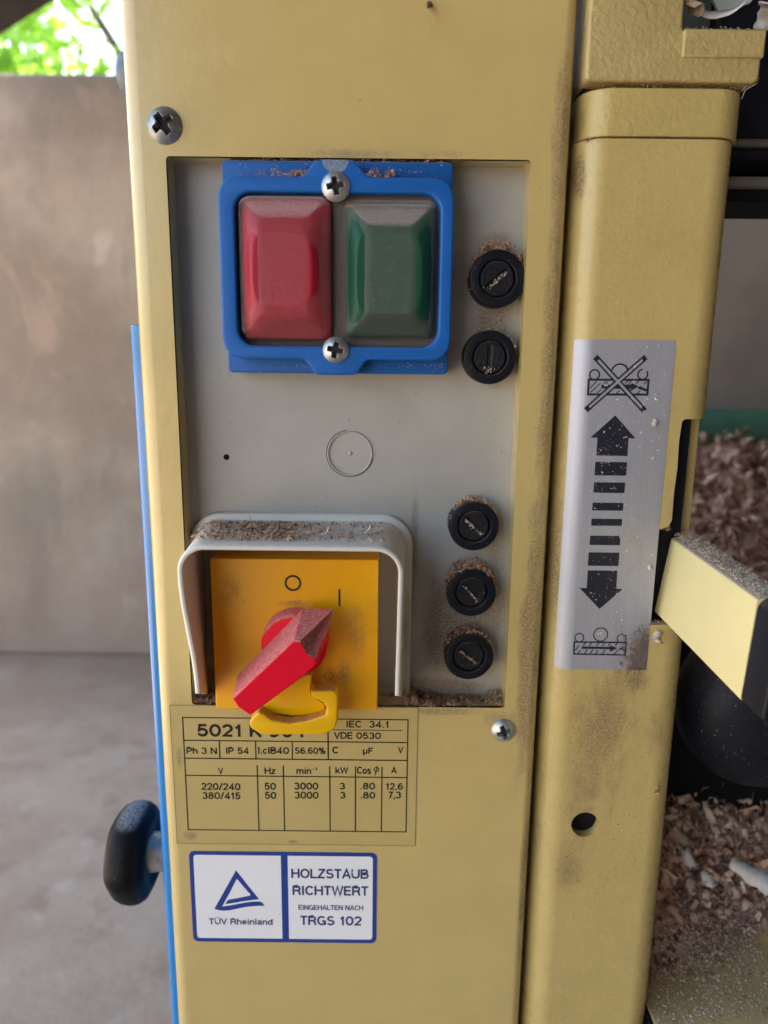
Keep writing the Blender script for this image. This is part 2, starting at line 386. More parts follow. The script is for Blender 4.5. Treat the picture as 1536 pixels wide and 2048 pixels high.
M['grey_plate'] = surf('grey_plate', (.385, .375, .345), .48, var=.05, bump=.03, bscale=600, specks=.9, speckcol=(.2, .16, .13), sscale=1100, stains=[
    (28, -108, 20, 36, 1.75, BR), (44, -95, 8, 50, 1.5, GRIME), (40, 12, 13, 34, 1.3, BR), (20, -133, 34, 6, 1.6, BR), (-72, -130, 8, 9, 1.6, BR), (38, 40, 12, 8, .9, BR), (12, -80, 3, 50, .8, BR), (-58, -8, 5, 5, .5, GRIME), (-10, -12, 34, 4, .5, GRIME)])
M['blue'] = surf('blue_plastic', (.0, .11, .42), .42, spec=.3, var=.04, bump=.02, bscale=700, light_specks=.25, dust=.2, dustcol=(.30, .30, .34))
M['blue_dark'] = surf('blue_plastic_base', (.0, .095, .36), .45, spec=.3, var=.05, bump=.02, bscale=700, light_specks=.5, dust=.7, dustcol=(.36, .29, .25))
M['blue_paint'] = surf('blue_gloss_paint', (.0, .20, .56), .22, coat=.4, var=.03)
M['screw'] = surf('zinc_screw', (.50, .52, .53), .42, metal=.85, var=.12, vscale=500, bump=.02, bscale=900, stains=[])
M['screw_old'] = surf('oxidised_screw', (.30, .32, .34), .42, metal=.8, var=.25, vscale=400, bump=.04, bscale=900)
M['recess_shade_dirt'] = surf('recess_shade_dirt', (.03, .028, .03), .8, metal=.2, light_specks=.3)  # painted shade for screw recesses, dirt round the knock-out
M['black'] = surf('black_plastic', (.006, .008, .014), .42, spec=.22, var=.1, bump=.03, bscale=900, light_specks=.35, dust=.2)
M['black_cap'] = surf('black_cap', (.007, .009, .014), .5, spec=.3, var=.2, bump=.08, bscale=700, light_specks=.7, dust=.4)
M['dusty_black'] = surf('dusty_black', (.006, .008, .014), .5, spec=.25, var=.2, bump=.05, bscale=700, light_specks=1.0, dust=.5, dustcol=(.18, .18, .2), dlo=-.1, dhi=1.2)
M['knob_black'] = surf('glossy_black_plastic', (.004, .005, .006), .45, spec=.12, var=.1, bump=.03, bscale=300, light_specks=.3, dust=.9, dlo=.75, dhi=1.0, dustcol=(.3, .3, .32))
M['chrome'] = surf('dusty_chrome', (.6, .58, .53), .3, metal=.9, var=.2, vscale=150, dust=.4)
M['red_btn'] = surf('red_button', (.36, .008, .03), .4, spec=.3, var=.05, bump=.01)
M['green_btn'] = surf('green_button', (.003, .065, .035), .45, spec=.3, var=.05, bump=.01)
M['well'] = surf('switch_well', (.07, .058, .052), .7, dust=.3)
M['plastic_grey'] = surf('pale_grey_plastic', (.66, .64, .58), .36, var=.03, bump=.02, dust=.55, dlo=.35, dhi=.95, dustcol=(.50, .40, .34), light_specks=.1, specks=.3, stains=[(9.5, -100, 2.5, 40, .7, GRIME)])
M['yel_plastic'] = surf('yellow_plastic', (.78, .36, .002), .42, var=.05, specks=1.0, speckcol=(.30, .13, .04), sscale=1200, bump=.02, stains=[(-10, -105, 9, 24, .8, (.36, .17, .06)), (-58, -88, 9, 16, .7, (.36, .17, .06)), (-33, -92, 12, 3, 1.0, (.2, .09, .08)), (-15, -120, 6, 14, 1.0, (.25, .13, .08))])
M['yel_tab'] = surf('yellow_tab', (.82, .46, .004), .32, var=.03, dust=.8, dlo=.5, dhi=.9, dustcol=(.34, .22, .18))
M['red'] = surf('red_plastic', (.74, .0, .022), .5, spec=.2, var=.03, bump=.01, dust=.85, dlo=.12, dhi=.5, dustcol=(.62, .34, .32), light_specks=.1)
M['red_dust'] = surf('red_dusty_facet', (.42, .10, .10), .8, var=.2, vscale=900, bump=.3, bscale=1500, light_specks=.9, specks=.9)
M['sticker'] = surf('nameplate_film', (.50, .385, .15), .36, var=.03, specks=.25, bump=.03, stains=[(-81, -160, 3, 12, .9, BR), (-78, -195, 7, 4, 1.0, GRIME), (-36, -197.5, 4, 1.5, 1.3, BRD), (-10, -137.3, 30, 1, 1, GRIME)])
M['sticker_edge'] = surf('sticker_edge', (.20, .14, .06), .7)
M['ink'] = surf('black_ink', (.010, .010, .010), .5, spec=.3, light_specks=.1)
M['ink_label'] = surf('black_label_ink', (.010, .014, .026), .38, light_specks=.7)
M['white_st'] = surf('white_sticker', (.80, .82, .86), .34, var=.02, bump=.06, bscale=300, bdetail=2)
M['blue_ink'] = surf('blue_sticker_ink', (.004, .045, .27), .36, var=.03)
M['navy_ink'] = surf('navy_ink', (.008, .03, .13), .4)
M['dark_metal'] = surf('dark_metal', (.007, .008, .014), .6, spec=.2, var=.3)
M['bar'] = surf('bar_metal', (.16, .15, .14), .5, metal=.4, dust=.5)
M['panelgrey'] = surf('hood_panel', (.40, .35, .31), .7, var=.16, vscale=6)
M['greenb'] = surf('dark_green_plastic', (.09, .24, .16), .5, var=.2, vscale=10)
M['knobgrey'] = surf('slate_plastic', (.10, .13, .17), .35, var=.1, dust=.5)
M['bark'] = surf('bark', (.10, .08, .06), .9, var=.3, vscale=12, bump=6, bscale=20)
M['beam'] = surf('old_beam', (.085, .07, .065), .8, var=.3, vscale=10, bump=2, bscale=40)
M['pale'] = surf('pale_plastic', (.55, .62, .58), .4)
# brushed aluminium label
N = NM('brushed_aluminium'); nz = N.noise(900, 2, .5, stretch=(1, 1, .02))
N.L(N.mix(nz, (.50, .51, .56), (.62, .63, .68)), N.b.inputs['Base Color']); N.b.inputs['Metallic'].default_value = .62
g = N.ramp(N.math('ADD', N.math('MULTIPLY', N.blob(102, -118, 14, 30), .45), N.noise(240, 8, .8, .5)), .62, .85)
g2 = N.ramp(N.math('ADD', N.math('MULTIPLY', N.blob(96, -68, 14, 40), .3), N.noise(90, 6, .7, .5, off=(2, 2, 2))), .60, .9)
base = N.mix(nz, (.40, .415, .47), (.49, .505, .57)); base = N.mix(N.math('MULTIPLY', g2, .45), base, (.44, .38, .22)); base = N.mix(N.math('MULTIPLY', g, .8), base, (.13, .10, .07))
base = N.mix(N.math('MULTIPLY', N.ramp(N.noise(1500, 2, .5), .7, .74), .7), base, (.85, .8, .7))
N.L(base, N.b.inputs['Base Color']); N.L(N.mixf(g2, .55, .7), N.b.inputs['Roughness'])
bp = N.n('ShaderNodeBump'); bp.inputs['Distance'].default_value = .00002; N.L(nz, bp.inputs['Height']); N.L(bp.outputs[0], N.b.inputs['Normal'])
M['alu'] = N.m
# dusty clear membrane over the push buttons
N = NM('clear_membrane'); tr = N.n('ShaderNodeBsdfTransparent'); mx = N.n('ShaderNodeMixShader'); out = N.t.nodes['Material Output']
N.L(tr.outputs[0], mx.inputs[1]); N.L(N.b.outputs[0], mx.inputs[2]); N.L(mx.outputs[0], out.inputs[0])
d1 = N.ramp(N.noise(900, 6, .75), .35, .75, .0, .11); d2 = N.math('MULTIPLY', N.upward(.05, .6), .42)  # upward term paints top light on the slopes, together with dust
d3 = N.math('MULTIPLY', N.ramp(N.noise(1600, 2, .5, off=(7, 7, 7)), .71, .75), .35)
N.L(N.math('ADD', N.math('ADD', N.math('ADD', d1, d2), d3), .06, clamp=True), mx.inputs[0])
N.b.inputs['Base Color'].default_value = (.58, .44, .42, 1); N.b.inputs['Roughness'].default_value = .3
M['membrane'] = N.m
# sawdust and shavings: each fleck gets its own tone from a coarse-cell noise
def flecks(name, a, b, c, scale=420, rough=.9, trans=0):
    N = NM(name); vz = N.n('ShaderNodeTexVoronoi'); N.L(N.pos.outputs['Position'], vz.inputs['Vector']); vz.inputs['Scale'].default_value = scale
    sp = N.n('ShaderNodeSeparateColor'); N.L(vz.outputs['Color'], sp.inputs[0])
    col = N.mix(sp.outputs[0], a, b); col = N.mix(N.ramp(sp.outputs[1], .75, .85), col, c)
    N.L(col, N.b.inputs['Base Color']); N.b.inputs['Roughness'].default_value = rough
    if trans: N.b.inputs['Transmission Weight'].default_value = 0
    return N.m
M['sawdust'] = flecks('sawdust', (.42, .22, .13), (.66, .46, .32), (.17, .07, .04), 700)
M['sawdust_dark'] = flecks('sawdust_dark', (.27, .15, .10), (.48, .32, .23), (.12, .06, .04), 700)
M['sawdust_pale'] = flecks('sawdust_pale', (.58, .44, .31), (.80, .68, .54), (.38, .25, .15), 900)
M['sawdust_white'] = flecks('sawdust_white', (.62, .54, .42), (.85, .78, .66), (.45, .34, .22), 900)
M['heap'] = flecks('wood_shavings', (.56, .30, .20), (.84, .58, .43), (.26, .12, .08), 90)
M['shaving'] = surf('fresh_shaving', (.66, .54, .42), .6, var=.12, vscale=300, bump=.1, bscale=700)
M['shaving_white'] = surf('white_shaving', (.70, .66, .62), .6, var=.1, vscale=300, bump=.1, bscale=700)
M['shaving_tan'] = surf('tan_shaving', (.50, .28, .14), .6, var=.2, vscale=300, bump=.1, bscale=700)
# setting
N = NM('shed_wall'); c = N.mix(N.ramp(N.noise(1.6, 5, .6), .35, .65), (.25, .195, .15), (.38, .32, .26))
c = N.mix(N.ramp(N.noise(4, 6, .7, .5, stretch=(1, 1, .35), off=(2, 3, 4)), .46, .66, 0, .65), c, (.19, .165, .135)); c = N.mix(N.ramp(N.noise(2.6, 5, .7, .8, off=(6, 1, 1)), .55, .7, 0, .6), c, (.42, .30, .23)); c = N.mix(N.ramp(N.noise(7, 4, .6, off=(3, 8, 5), stretch=(1, 1, .6)), .64, .72, 0, .5), c, (.5, .45, .38))
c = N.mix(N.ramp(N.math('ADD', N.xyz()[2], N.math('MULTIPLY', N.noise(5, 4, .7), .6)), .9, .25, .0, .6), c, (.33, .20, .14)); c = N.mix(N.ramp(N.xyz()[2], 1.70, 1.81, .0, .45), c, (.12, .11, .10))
c = N.mix(N.ramp(N.noise(22, 3, .6, off=(1, 5, 2)), .66, .78, 0, .5), c, (.14, .12, .11))
N.L(c, N.b.inputs['Base Color']); N.b.inputs['Roughness'].default_value = .9
bp = N.n('ShaderNodeBump'); bp.inputs['Distance'].default_value = .004; N.L(N.noise(60, 6, .7), bp.inputs['Height']); N.L(bp.outputs[0], N.b.inputs['Normal']); M['wall'] = N.m
N = NM('concrete_floor'); c = N.mix(N.ramp(N.noise(2.5, 6, .65), .3, .7), (.33, .245, .18), (.46, .37, .30)); c = N.mix(N.ramp(N.noise(9, 5, .7, off=(3, 3, 3)), .5, .72, 0, .6), c, (.24, .165, .12)); c = N.mix(N.ramp(N.noise(14, 5, .75, off=(8, 1, 3)), .56, .7, 0, .45), c, (.52, .47, .42)); yy = N.xyz()[1]; c = N.mix(N.ramp(N.math('ADD', yy, N.noise(3, 4, .6)), 1.9, 2.7, 0, .75), c, (.25, .17, .12))
N.L(c, N.b.inputs['Base Color']); N.b.inputs['Roughness'].default_value = .8
bp = N.n('ShaderNodeBump'); bp.inputs['Distance'].default_value = .003; N.L(N.noise(50, 6, .7), bp.inputs['Height']); N.L(bp.outputs[0], N.b.inputs['Normal']); M['floor'] = N.m
N = NM('leaf'); c = N.mix(N.noise(6, 3, .6), (.06, .22, .02), (.22, .42, .06)); N.L(c, N.b.inputs['Base Color']); N.b.inputs['Roughness'].default_value = .4
tl = N.n('ShaderNodeBsdfTranslucent'); N.L(N.mix(.5, c, (.35, .7, .08)), tl.inputs[0]); mx = N.n('ShaderNodeMixShader'); mx.inputs[0].default_value = .5
N.L(N.b.outputs[0], mx.inputs[1]); N.L(tl.outputs[0], mx.inputs[2]); N.L(mx.outputs[0], N.t.nodes['Material Output'].inputs[0]); M['leaf'] = N.m

# ------------------------------------------------------------------ shed and garden
GZ = -1020.0
G().box(-60000, 60000, -60000, 60000, GZ - 200, GZ).build('ground', M['floor'], kind='structure', smooth=0)
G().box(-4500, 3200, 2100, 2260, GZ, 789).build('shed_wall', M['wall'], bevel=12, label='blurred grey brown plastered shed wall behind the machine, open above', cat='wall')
G().box(-820, 1850, -2560, -2420, GZ, 1279).build('rear_light_blocker', M['wall'], bevel=12, label='unseen plastered wall added behind the viewer to block front light', cat='wall')  # added out of view to cut light from the front
G().box(1700, 1850, -2419, 2099, GZ, 1279).build('side_light_blocker', M['wall'], bevel=12, label='unseen plastered wall added right of the machine to keep light from the left', cat='wall')  # added out of view so light arrives from the left
rf = G(); rf.box(-900, 3300, -2600, 2700, 1400, 1460)
for i in range(8): rf.box(-890 + i * 560, -810 + i * 560, -2590, 2690, 1280, 1399)
rf.build('shed_roof', M['beam'], label='dark timber roof of the shed over the machine', cat='roof')
a, b = at(-250, 105, 1500), at(150, -150, 1500)
dx, dz = b[0] - a[0], b[1] - a[1]; Ln = math.hypot(dx, dz); nx_, nz_ = -dz / Ln * 68, dx / Ln * 68
g = G()
vv = [(a[0] + k * nx_ - dx * .5, y, a[1] + k * nz_ - dz * .5) for y in (1440, 1560) for k in (-1, 1)] + [(b[0] + k * nx_ + dx * .3, y, b[1] + k * nz_ + dz * .3) for y in (1440, 1560) for k in (-1, 1)]
g.add(vv, [(0, 1, 3, 2), (4, 6, 7, 5), (0, 4, 5, 1), (2, 3, 7, 6), (0, 2, 6, 4), (1, 5, 7, 3)])
g.build('roof_brace', M['beam'], bevel=8, label='dark weathered timber brace slanting across the top left corner', cat='beam')
p = [at(255, -30, 1900), at(240, 0, 1900), at(222, 22, 1900), at(192, 40, 1900), at(186, 60, 1900), at(186, 150, 1900)]
v, f = tube([(x, 2320, z) for x, z in p] , 9); obj('pale_cable', v, f, M['pale'], label='pale thin cable hanging in front of the green leaves', cat='cable')
def tree(x, y, h, rad, n, label, seed):
    rg = np.random.default_rng(seed)
    t = empty('garden_tree', (x, y, GZ), label, 'tree', 'trees beyond the shed wall')
    pth = [(x, y, GZ), (x + 60, y, GZ + h * .25), (x - 40, y + 50, GZ + h * .5), (x + 30, y, GZ + h * .8)]
    g = G(); v, f = tube(pth, [110, 85, 60, 20], 10); g.add(v, f)
    for k in range(6):
        a = rg.uniform(0, 6.28); z0 = GZ + h * rg.uniform(.3, .6)
        v, f = tube([(x, y, z0), (x + math.cos(a) * rad * .4, y + math.sin(a) * rad * .4, z0 + h * .15), (x + math.cos(a) * rad * .8, y + math.sin(a) * rad * .8, z0 + h * .22)], [40, 25, 8], 7); g.add(v, f)
    g.build('trunk', M['bark'], t)
    cl = rg.normal(size=(60, 3)); cl /= np.linalg.norm(cl, axis=1)[:, None]; cl *= rg.uniform(.3, 1, (60, 1)) ** .5 * np.array([rad, rad, h * .36])
    cl += np.array([x, y, GZ + h * .62])
    c = cl[rg.integers(0, 60, n)] + rg.normal(size=(n, 3)) * rad * .16
    a = rg.normal(size=(n, 3)); a /= np.linalg.norm(a, axis=1)[:, None]; b_ = np.cross(a, rg.normal(size=(n, 3))); b_ /= np.linalg.norm(b_, axis=1)[:, None]
    L_ = rg.uniform(45, 95, (n, 1)); nn = np.cross(a, b_) * L_ * .12
    V = np.stack([c - a * L_, c + b_ * L_ * .42 + nn, c + a * L_, c - b_ * L_ * .42 + nn], 1).reshape(-1, 3)
    F = np.arange(4 * n).reshape(n, 4).tolist(); obj('crown', V, F, M['leaf'], t, smooth=0)
for a in ((-2900, 4300, 4200, 1150, 3300, 'bright green leafy tree filling the left end of the gap above the wall', 1),
          (-1500, 5200, 4800, 1300, 3300, 'leafy tree next to the cabinet edge, seen above the wall', 2),
          (-4300, 6500, 5200, 1500, 2500, 'farther leafy tree showing between the nearer crowns', 3)): tree(*a)

# ------------------------------------------------------------------ the machine
MC = empty('planer_machine', (10, 40, GZ), 'cream yellow woodworking machine with grey switch panel and red rotary switch', 'machine')
# cabinet: front sheet with the window, rounded corners, sides
XL, XR, RL, RR_ = -89.2, 61.8, 6.0, 4.0
g = G()
ZT, ZB = 420.0, GZ + 20
v, f = shape_geo([[(XL + RL, ZB), (XR - RR_, ZB), (XR - RR_, ZT), (XL + RL, ZT)], rrect(-75.2, 48.6, -136.7, 64.6, 1.2, 4)], 0, 1.8, 0)
fv = v; ff = f
g.add(v, f)
prof = [(XL, 260), (XL, RL)] + arc(XL + RL, RL, RL, 180, 270, 16) + [(XL + RL, 1.8)] + arc(XL + RL, RL, RL - 1.8, 270, 180, 16) + [(XL + 1.8, 260)]
v, f = extr(prof, ZB, ZT); g.add(v, f)
prof = [(XR, 260), (XR, RR_)] + arc(XR - RR_, RR_, RR_, 0, -90, 14) + [(XR - RR_, 1.8)] + arc(XR - RR_, RR_, RR_ - 1.8, -90, 0, 14) + [(XR - 1.8, 260)]
v, f = extr(prof[::-1], ZB, ZT); g.add(v, f)
# returned lip of the window
lp = rrect(-75.2, 48.6, -136.7, 64.6, 1.2, 4); n = len(lp)
v = [(x, .0, z) for x, z in lp] + [(x, 12, z) for x, z in lp]; g.add(v, [(i, (i + 1) % n, (i + 1) % n + n, i + n)[::-1] for i in range(n)])
g.box(XL + 3, XR - 3, 259, 262, ZB, ZT); g.box(XL + 3, XR - 3, 6, 258, ZT - 2.2, ZT - .2)
cabinet = g.build('cabinet', M['cabinet'], MC, smooth=30)
panel = shape('switch_panel', [rrect(-80, 53, -141, 69, 1, 3)], 11, 13, M['grey_plate'], MC, label='dusty light grey switch panel set back in the cabinet window')
# knock-out ring and small hole
g = G(); v, f = lathe([(7.9, 11.05), (8.1, 10.45), (8.5, 10.4), (8.75, 11.05)], -13.25, -37.5, 60); g.add(v, f); v, f = lathe([(0, 10.6), (.6, 10.7), (1.0, 11.02)], -13.2, -37.4, 12); g.add(v, f)
g.build('knockout', M['grey_plate'], panel)
P = Print(); P.ring((-13.25, -37.5), 8.95, .28, 100, 350, 50); P.ring((-13.2, -37.4), .9, .2, 150, 330, 10); P.build('knockout_gap', 10.96, M['recess_shade_dirt'], panel)
v, f = lathe([(0, 10.95), (1.15, 10.95)], -60.5, -39.4, 20); obj('pin_hole', v, f, M['inside'], panel, smooth=0)

# screws
def cross(x, z, a, wd=.78, ln=2.9):
    c_, s_ = math.cos(a), math.sin(a); p, q = abs(x * c_ + z * s_), abs(-x * s_ + z * c_)
    d = max(sm((wd * (1 + .25) - min(p, q)) / (wd * .5)) * sm((ln - max(p, q)) / .5), 0)
    cen = sm((1.5 - max(p, q)) / .7)
    return max(d, cen * sm((1.15 - min(p, q)) / .4))
def screw(name, cx, cz, y, rad, h, a, mat, parent, label=None):
    k = rad / 4.6; h += .5
    def fn(x, z):
        r = math.hypot(x, z) / rad
        dome = h * (1 - r ** 2.4) if r < 1 else 0
        return min(y - .35 - dome + 2.7 * k * cross(x / k, z / k, a), y - .25)
    v, f = polar(cx, cz, rad, fn, 34, 108)
    g = G(); g.add(v, f); v, f = lathe([(rad, y - .35), (rad, y + .6)], cx, cz, 108); g.add(v, f)
    o = g.build(name, mat, parent, smooth=50, label=label); o.data.materials.append(M['recess_shade_dirt'])
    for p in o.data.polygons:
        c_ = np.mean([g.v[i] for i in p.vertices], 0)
        if math.hypot(c_[0] - cx, c_[2] - cz) < rad * .8 and cross((c_[0] - cx) / k, (c_[2] - cz) / k, a) > .8: p.material_index = 1  # cross faces coloured dark for the shade in the recess
    return o
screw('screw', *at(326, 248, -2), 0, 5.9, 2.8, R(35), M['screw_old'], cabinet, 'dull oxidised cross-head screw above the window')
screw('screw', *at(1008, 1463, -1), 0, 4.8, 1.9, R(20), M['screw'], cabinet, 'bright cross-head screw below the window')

# ---- push button switch
def zat(u, v, y): return at(u, v, y)
sw = shape('push_button_switch', [rrect(-56.3, 22.2, -7.2, 63.6, 1.6, 5)], 0, 11, M['blue_dark'], MC, bev=.5, label='blue push button box with red and green buttons under a clear cover')
# rim frame with tabs
x0, z1 = at(437, 352, -6); x1, z0 = at(905, 722, -6); x0 = at(437, 450, -6)[0]; x1 = at(908, 450, -6)[0]
z1 = at(560, 352, -6)[1]
ta, tb = at(620, 500, -6)[0], at(722, 500, -6)[0]; cx_s = (ta + tb) / 2
zt, zb_ = at(671, 319, -6)[1], at(671, 750, -6)[1]
hw = 7.2; sl_ = 3.6
outer = rpoly([(x0, z0, 8), (cx_s - hw - sl_, z0, 1.5), (cx_s - hw, zb_, 2), (cx_s + hw, zb_, 2), (cx_s + hw + sl_, z0, 1.5), (x1, z0, 8), (x1, z1, 8),
               (cx_s + hw + sl_, z1, 2), (cx_s + hw - .6, zt, 2.2), (cx_s - hw + .6, zt, 2.2), (cx_s - hw - sl_, z1, 2), (x0, z1, 8)], 3, 8)
ix0, ix1 = at(471, 500, -6)[0], at(880, 500, -6)[0]; iz1, iz0 = at(560, 384, -6)[1], at(560, 692, -6)[1]
inner = rrect(ix0, ix1, iz0, iz1, 6.0, 10)
shape('rim', [outer, inner], -6.2, -.1, M['blue'], sw, bev=.9, bseg=4)
shape('well', [rrect(ix0 - .5, ix1 + .5, iz0 - .5, iz1 + .5, 5)], -.7, -.12, M['well'], sw)
def pyr(x0, x1, z0, z1, y0, h, sx0, sx1, sz0, sz1):
    def fn(x, z):
        t = min((x - x0) / sx0, (x1 - x) / sx1, (z - z0) / sz0, (z1 - z) / sz1)
        k = .34; t = max(0, t)
        s_ = -math.log(sum(math.exp(-q / k) for q in ((x - x0) / sx0, (x1 - x) / sx1, (z - z0) / sz0, (z1 - z) / sz1, 1.0))) * k
        return y0 - h * max(0, min(1, s_ + .3))
    return fn
def box_xz(u0, v0, u1, v1, y): a_ = at(u0, v0, y); b_ = at(u1, v1, y); return a_[0], b_[0], b_[1], a_[1]
rx0, rx1, rz0, rz1 = box_xz(480, 396, 662, 678, -4)
fr = pyr(rx0, rx1, rz0, rz1, -1.2, 8.0, 4.6, 6.2, 12, 13); v, f = grid(rx0, rx1, rz0, rz1, 70, 100, fr)
obj('stop_button', v, f, M['red_btn'], sw, smooth=180, label='red stop button')
gx0, gx1, gz0, gz1 = box_xz(692, 404, 866, 676, -3)
fg = pyr(gx0, gx1, gz0, gz1, -1.2, 6.4, 4.0, 5.0, 9.0, 12); v, f = grid(gx0, gx1, gz0, gz1, 70, 100, fg)
obj('start_button', v, f, M['green_btn'], sw, smooth=180, label='dark green start button')
def mem(x, z):
    def bump(a0, a1, b0, b1, h, r):
        d = min(x - a0, a1 - x, z - b0, b1 - z); return h * sm((d + r) / (2 * r)) 
    def rb(a0, a1, b0, b1, rad):
        px = max(a0 + rad - x, 0, x - a1 + rad); pz = max(b0 + rad - z, 0, z - b1 + rad)
        return rad - math.hypot(px, pz) if (px > 0 or pz > 0) else min(x - a0, a1 - x, z - b0, b1 - z)
    dr = rb(rx0 - 1.6, rx1 + 1.2, rz0 - 1.2, rz1 + 1.6, 5); dg = rb(gx0 - 1.2, gx1 + 1.2, gz0 - 1, gz1 + 1, 4)
    hr = 4.2 * sm(dr / 1.6) + 3.4 * sm((dr - 1.4) / 8); hg = 2.5 * sm(dg / 2.4) + 4.0 * sm((dg - 2) / 8)
    return -1.9 - max(hr, hg)
mv, mf = grid(ix0 + .3, ix1 - .3, iz0 + .3, iz1 - .3, 110, 84, mem)
mf = [q for q in mf if all((lambda X, Z: math.hypot(max(ix0 + 6 - X, 0, X - ix1 + 6), max(iz0 + 6 - Z, 0, Z - iz1 + 6)) < 6.3)(mv[i][0], mv[i][2]) for i in q)]
obj('clear_cover', mv, mf, M['membrane'], sw, smooth=180, label='dusty clear flexible cover over the buttons')
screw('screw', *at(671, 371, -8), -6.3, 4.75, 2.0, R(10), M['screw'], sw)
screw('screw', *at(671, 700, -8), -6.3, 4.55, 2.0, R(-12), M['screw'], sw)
# notch scoop at the top tab
a_ = at(671, 322, -6.3); pr = Print(); pr.poly([(a_[0] + 4.4 * math.cos(R(t)), a_[1] + .4 + 4.2 * math.sin(R(t))) for t in range(180, 361, 12)])
pr.build('worn_patch', -6.28, surf('worn_plastic', (.16, .22, .33), .5, var=.3, vscale=900, light_specks=.6), sw)

# ---- fuse holders
FH = [(39.3, 26.3, 0), (37.7, -1.0, 1), (34.2, -63.8, 2), (34.1, -90.2, 3), (34.1, -116.6, 4)]
def fuse(cx, cz, ang, rad, deep):
    v, f = lathe([(rad, 11), (rad, 3.6), (rad - .25, 3.1), (rad - .8, 2.9), (rad * .70, 2.9), (rad * .66, 3.2), (rad * .64, 6.5)], cx, cz, 64)
    o = obj('fuse_holder', v, f, M['black'], MC, smooth=24)
    def fn(x, z):
        c_, s_ = math.cos(ang), math.sin(ang); p, q = x * c_ + z * s_, -x * s_ + z * c_; r = math.hypot(x, z)
        y = 3.7 + (.5 * sm((r - rad * .58) / .3)) + .05 * math.sin(x * 2.1 + z) * math.sin(z * 1.7 - x)
        return y + deep * sm((rad * .48 - abs(p)) / .4) * sm((.95 - abs(q)) / .35)
    v, f = polar(cx, cz, rad * .62, fn, 26, 64); obj('cap', v, f, M['black_cap'], o, smooth=60)
    return o
for (x, z, k) in FH:
    fuse(x, z, [R(42), R(90), R(-42), R(-48), R(-40)][k], [9.9, 9.6, 9.5, 9.6, 9.7][k], [1.3, .35, 1.3, 1.3, 1.3][k])

# ---- rotary main switch
rs = shape('rotary_switch', [rrect(-64.3, -1.8, -135.3, -74.8, .8, 4)], -6, 11, M['yel_plastic'], MC, bev=.5, label='yellow rotary main switch with a red handle turned towards I')
pr = Print(); pr.ring(at(586, 1166, -6), 2.75, .78, n=60); a_, b_ = at(679, 1180, -6), at(679, 1210, -6); pr.line(((a_[0] + b_[0]) / 2, a_[1]), ((a_[0] + b_[0]) / 2, b_[1]), .72)
pr.build('lettering', -6.06, M['ink'], rs)
c = at(590, 1285, -10); v, f = lathe([(0, -13.6), (11.0, -13.6), (11.8, -13.3), (12.2, -12.6), (12.4, -6.0)], *c, 72)
dial = obj('dial', v, f, M['red'], rs, smooth=40)
YF, YB = -31.0, -13.4
def z6(u, v): return (450 + u / 6.144, 1180 + v / 6.144)
Fp = [at(*z6(*p), YF) for p in ((90, 1335), (160, 1440), (310, 1545), (980, 1050), (1130, 915), (1110, 840), (1010, 800), (945, 690), (925, 625), (840, 620))]
Bp = [at(*z6(*p), YB) for p in ((145, 1060), (200, 1160), (340, 1270))] + [at(648, 1300, YB), at(656, 1262, YB), at(667, 1218, YB), at(605, 1217, YB)]
v = [(x, YF, z) for x, z in Fp] + [(x, YB, z) for x, z in Bp]
A_, A2, B_, C_, D_, S2, S1, S0, K2, K1 = range(10); E_, E2, E3, H3, H2, T_, F_ = range(10, 17)
ms = at(*z6(1090, 560), -23.0); v.append((ms[0], -22.6, ms[1])); MS = 17
faces = [(A_, A2, B_, C_, D_, S2, S1, S0, K2, K1), (A_, K1, F_, E_), (K1, K2, T_, F_), (A_, E_, E2, A2), (A2, E2, E3, B_), (B_, E3, H3, C_), (C_, H3, H2, D_), (D_, H2, T_, S2)]
hnd = obj('handle', v, faces, M['red'], rs, smooth=25, bevel=.55)
v2 = [v[i] for i in (K2, S0, S1, S2, T_, MS)]; obj('grip_hollow', v2, [(0, 1, 5), (1, 2, 5), (2, 3, 5), (3, 4, 5), (4, 0, 5)], M['red_dust'], rs, smooth=0, label='dust-filled hollow at the pointed end of the handle')
# padlock tab
YT = -15.0
def zt_(pts, y=YT): return [at(*z6(*p), y) for p in pts]
ring = zt_([(560, 1230), (700, 1130), (1070, 1000), (1060, 1190), (1110, 1285), (1215, 1335), (1255, 1400), (1240, 1480), (1000, 1550), (800, 1575), (600, 1540), (470, 1470), (330, 1530), (325, 1620), (420, 1690), (540, 1725), (1200, 1725), (1330, 1690), (1385, 1600), (1395, 1250), (1350, 1180), (1075, 1185)])
hook = rpoly(zt_([(320, 1560), (330, 1640), (450, 1715), (560, 1728), (1220, 1722), (1350, 1660), (1390, 1560), (1395, 1260), (1350, 1190), (1060, 1190), (1080, 1270), (1215, 1330), (1255, 1400), (1250, 1480), (1000, 1560), (800, 1585), (600, 1550), (500, 1480), (430, 1440)]), 1.0, 5)
shape('padlock_tab', [hook], -18.5, -12.5, M['yel_tab'], rs, bev=.8, label='yellow padlock hook below the handle')
inn = rpoly(zt_([(560, 1040), (1075, 1000), (1050, 1230), (1130, 1300), (1230, 1370), (1235, 1450), (1000, 1500), (860, 1510), (600, 1480), (450, 1420)], -11), 1.5, 5)
shape('tab_slide', [inn], -13.5, -6.02, M['yel_tab'], rs, bev=.5)
slot = rpoly(zt_([(450, 1440), (600, 1490), (860, 1515), (1240, 1440), (1250, 1520), (1000, 1590), (700, 1600), (480, 1520)], -9), 1.0, 4)
shape('dusty_slot', [slot], -10.5, -6.05, surf('slot_dust', (.17, .10, .09), .9, var=.5, vscale=900, bump=.4, bscale=1500, light_specks=.8), rs, smooth=60)

